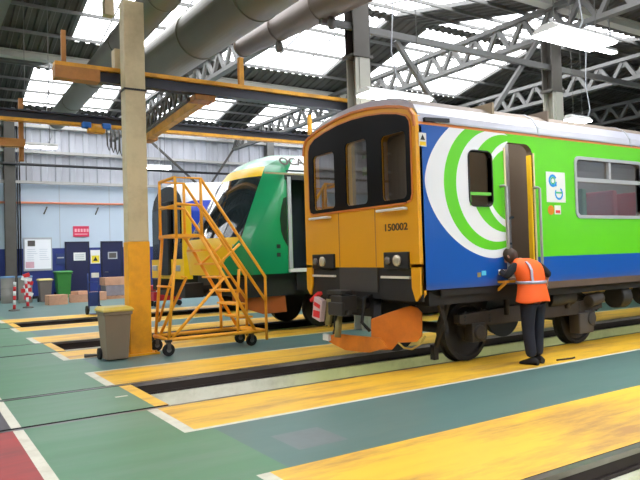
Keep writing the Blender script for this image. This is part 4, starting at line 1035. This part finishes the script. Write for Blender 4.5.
SKN = mat('skin', (206, 150, 124), .55, var=.05); JEAN = mat('dark_jeans', (26, 29, 42), .8, var=.3, scale=10); BLKJ = mat('black_jumper', (24, 25, 30), .85, var=.2)
pel = (7.07, 5.74, .90); sp1 = (7.07, 5.75, 1.08); ch = (7.06, 5.79, 1.24); nk = (7.01, 5.86, 1.38); hd0 = (6.98, 5.90, 1.42)
shL, elL, wrL = (6.85, 5.83, 1.34), (6.72, 5.86, 1.19), (6.82, 6.08, 1.27)
shR, elR, wrR = (7.28, 5.81, 1.33), (7.41, 5.73, 1.20), (7.45, 5.80, 1.13)
hipL, knL, anL = (6.97, 5.74, .84), (6.99, 5.77, .47), (7.01, 5.74, .09)
hipR, knR, anR = (7.17, 5.74, .84), (7.19, 5.77, .47), (7.21, 5.80, .09)
V = [pel, sp1, ch, nk, hd0, shL, elL, wrL, shR, elR, wrR, hipL, knL, anL, hipR, knR, anR]
E_ = [(0,1),(1,2),(2,3),(3,4),(2,5),(5,6),(6,7),(2,8),(8,9),(9,10),(0,11),(11,12),(12,13),(0,14),(14,15),(15,16)]
R_ = [(.09,.08),(.10,.085),(.12,.09),(.055,.055),(.052,.052),.05,.038,.028,.05,.038,.028,.07,.05,.035,.07,.05,.035]
# hands: palm then five fingers each
def add_hand(iw, wr, dr, side, upv):
    wr = Vector(wr); dr = Vector(dr).normalized(); sd = Vector(side).normalized(); un = Vector(upv).normalized()
    pi = len(V); palm = wr+dr*.055; V.append(tuple(palm)); R_.append((.036, .018)); E_.append((iw, pi))
    for k, ln in enumerate((.060, .070, .066, .050)):
        base = palm+dr*.035+sd*(.030-.020*k); mid = base+dr*ln*.5-un*.006; tip = base+dr*ln*.85-un*.030
        i = len(V); V.extend([tuple(base), tuple(mid), tuple(tip)]); R_.extend([.0095, .0085, .007]); E_.extend([(pi, i), (i, i+1), (i+1, i+2)])
    th = palm+sd*.038-dr*.01; t2 = th+sd*.018+dr*.035-un*.012; i = len(V); V.extend([tuple(th), tuple(t2)]); R_.extend([.012, .009]); E_.extend([(pi, i), (i, i+1)])
add_hand(7, wrL, (.5, .8, -.1), (.8, -.5, 0), (0, 0, 1)); add_hand(10, wrR, (.12, .25, -.8), (0, .8, .2), (.8, -.4, 0))
body = skin_mesh(V, E_, R_, 'body', SKN, W, 1)
# head shaped from a sphere (cranium, jaw, nose, ears), merged with the body
hc = Vector((6.93, 5.97, 1.455))-W.location
fdir = Vector((-.25, .80, -.55)).normalized(); sdir = fdir.cross(Vector((0, 0, 1))).normalized(); udir = sdir.cross(fdir)
HM = Matrix((( sdir.x, fdir.x, udir.x), (sdir.y, fdir.y, udir.y), (sdir.z, fdir.z, udir.z)))
def headbm():
    bm = bmesh.new(); bmesh.ops.create_uvsphere(bm, u_segments=28, v_segments=20, radius=1)
    for v in bm.verts:
        x, y_, z = v.co; v.co = Vector((x*.076, y_*.096, z*.112))
        if z < 0: v.co.x *= 1-.35*(-z)**1.3; v.co.y = v.co.y*(1-.2*(-z))+.012*(-z)
        if y_ > .9 and abs(x) < .25 and -.35 < z < .1: v.co.y += .02
        if y_ > .7 and .1 < z < .3 and .2 < abs(x) < .55: v.co.y -= .008
    for s in (-1, 1):
        r_ = bmesh.ops.create_uvsphere(bm, u_segments=10, v_segments=8, radius=1)
        for v in r_['verts']: v.co = Vector((v.co.x*.012+s*.076, v.co.y*.02-.005, v.co.z*.032-.005))
    return bm
bm = headbm(); bm.transform(Matrix.Translation(hc) @ HM.to_4x4()); bm2 = bmesh.new(); bm2.from_mesh(body.data)
tmp = D.meshes.new('h'); bm.to_mesh(tmp); bm2.from_mesh(tmp)
for f in bm2.faces: f.smooth = True; f.material_index = 0
bm2.to_mesh(body.data); bm2.free(); bm.free()
bm = headbm(); dl = [v for v in bm.verts if (v.co.y > .06 and v.co.z < .08) or v.co.z < -.085 or abs(v.co.x) > .082]
bmesh.ops.delete(bm, geom=dl, context='VERTS')
for v in bm.verts: v.co *= 1.10
bm.transform(Matrix.Translation(hc) @ HM.to_4x4()); me = D.meshes.new('hair'); bm.to_mesh(me); bm.free()
hair = D.objects.new('hair', me); COL.objects.link(hair); hair.parent = W; me.materials.append(mat('brown_hair', (66, 48, 38), .7, var=.4, scale=30))
for p in me.polygons: p.use_smooth = True
hs = hair.modifiers.new('s', 'SOLIDIFY'); hs.thickness = .008
off = lambda v, d: tuple(Vector(v)+Vector(d))
skin_mesh([pel, sp1, ch, nk, shL, elL, off(wrL, (-.01, -.03, -.01)), shR, elR, off(wrR, (-.005, -.02, .03))], [(0,1),(1,2),(2,3),(2,4),(4,5),(5,6),(2,7),(7,8),(8,9)], [(.125,.105),(.12,.098),(.135,.108),(.065,.065),.066,.052,.040,.066,.052,.040], 'jumper', BLKJ, W)
skin_mesh([off(pel, (0, 0, .02)), off(hipL, (0, 0, -.06)), knL, anL, off(hipR, (0, 0, -.06)), knR, anR], [(0,1),(1,2),(2,3),(0,4),(4,5),(5,6)], [(.14,.12),.112,.084,.074,.112,.084,.074], 'jeans', JEAN, W)
for a, dx in ((anL, -.05), (anR, .0)):
    a = Vector(a); b = MB()
    secs = [(-.09, .035, .075), (-.05, .042, .10), (0, .045, .11), (.07, .046, .075), (.13, .044, .055), (.17, .025, .035)]
    dr = Vector((-.25 if dx else .1, 1, 0)).normalized(); sd = Vector((dr.y, -dr.x, 0)); rings = []
    for s_, w_, h_ in secs:
        c = Vector((a.x, a.y, 0))+dr*s_; rings.append([b.bm.verts.new(c+sd*w_*math.cos(t_)+Vector((0, 0, max(0.002, h_*(.5+.5*math.sin(t_)))))) for t_ in [2*PI*j/14 for j in range(14)]])
    for A_, C_ in zip(rings, rings[1:]):
        for j in range(14): b.bm.faces.new((A_[j], A_[(j+1)%14], C_[(j+1)%14], C_[j]))
    b.bm.faces.new(rings[0][::-1]); b.bm.faces.new(rings[-1]); b.build('boot', M_rub, W, smooth=True)
# hi-vis vest: lofted rings from hem to shoulders, flaring at the hem
vest = mat('vest_orange', (255, 100, 34), .6, var=.12, scale=7)
vest.node_tree.nodes['Principled BSDF'].inputs['Specular IOR Level'].default_value = .3
b = MB(); rings = []; n = 28
prof = [(.84, 7.055, 5.725, .285, .18), (.93, 7.065, 5.73, .26, .17), (1.02, 7.075, 5.745, .235, .155), (1.10, 7.08, 5.755, .225, .15), (1.18, 7.075, 5.77, .24, .15), (1.27, 7.07, 5.79, .26, .15), (1.34, 7.065, 5.81, .255, .135), (1.385, 7.06, 5.83, .22, .11), (1.42, 7.03, 5.85, .13, .085), (1.43, 7.02, 5.86, .08, .07)]
for z, cx, cy, a, c in prof:
    rings.append([b.bm.verts.new((cx+a*math.cos(t_)*(1+.02*math.sin(5*t_)*(z < 1.05)), cy+c*math.sin(t_), z+.012*math.sin(3*t_)*(z < .85))) for t_ in [2*PI*j/n for j in range(n)]])
for i, (A_, C_) in enumerate(zip(rings, rings[1:])):
    for j in range(n):
        f = b.bm.faces.new((A_[j], A_[(j+1)%n], C_[(j+1)%n], C_[j])); f.smooth = True
ve = b.build('vest', vest, W); mo = ve.modifiers.new('s', 'SOLIDIFY'); mo.thickness = .012; mo = ve.modifiers.new('u', 'SUBSURF'); mo.levels = 1; mo.render_levels = 1
silver = mat('reflective_silver', (178, 180, 196), .3, metal=.3, var=.05)
b = MB(); ra = []
for z in (1.085, 1.125):
    ra.append([b.bm.verts.new((7.079+.238*math.cos(t_), 5.757+.162*math.sin(t_), z)) for t_ in [2*PI*j/n for j in range(n)]])
for j in range(n): b.bm.faces.new((ra[0][j], ra[0][(j+1)%n], ra[1][(j+1)%n], ra[1][j]))
o = b.build('waist_band', silver, W, smooth=True); mo = o.modifiers.new('s', 'SOLIDIFY'); mo.thickness = .01; mo.offset = 0
for xs_ in (-.13,):
    b = MB(); P_ = []
    for z, cx, cy, a, c in prof[3:8]:
        u = (xs_*(1-.15*(z > 1.25)))/a; P_.append((cx+xs_*(1-.1*(z > 1.25)), cy-c*math.sqrt(max(0, 1-u*u))-.010, z))
    for p, q in zip(P_, P_[1:]):
        b.face([(p[0]-.022, p[1], p[2]), (p[0]+.022, p[1], p[2]), (q[0]+.022, q[1], q[2]), (q[0]-.022, q[1], q[2])])
    bmesh.ops.remove_doubles(b.bm, verts=b.bm.verts, dist=1e-4); o = b.build('shoulder_band', silver, W); mo = o.modifiers.new('s', 'SOLIDIFY'); mo.thickness = .008; mo.offset = 0
b = MB(); b.bar((6.805, 6.03, 1.25), (6.78, 6.0, 1.24), .085, .07); b.build('shirt_cuff', M_white, W, bevel=.01)
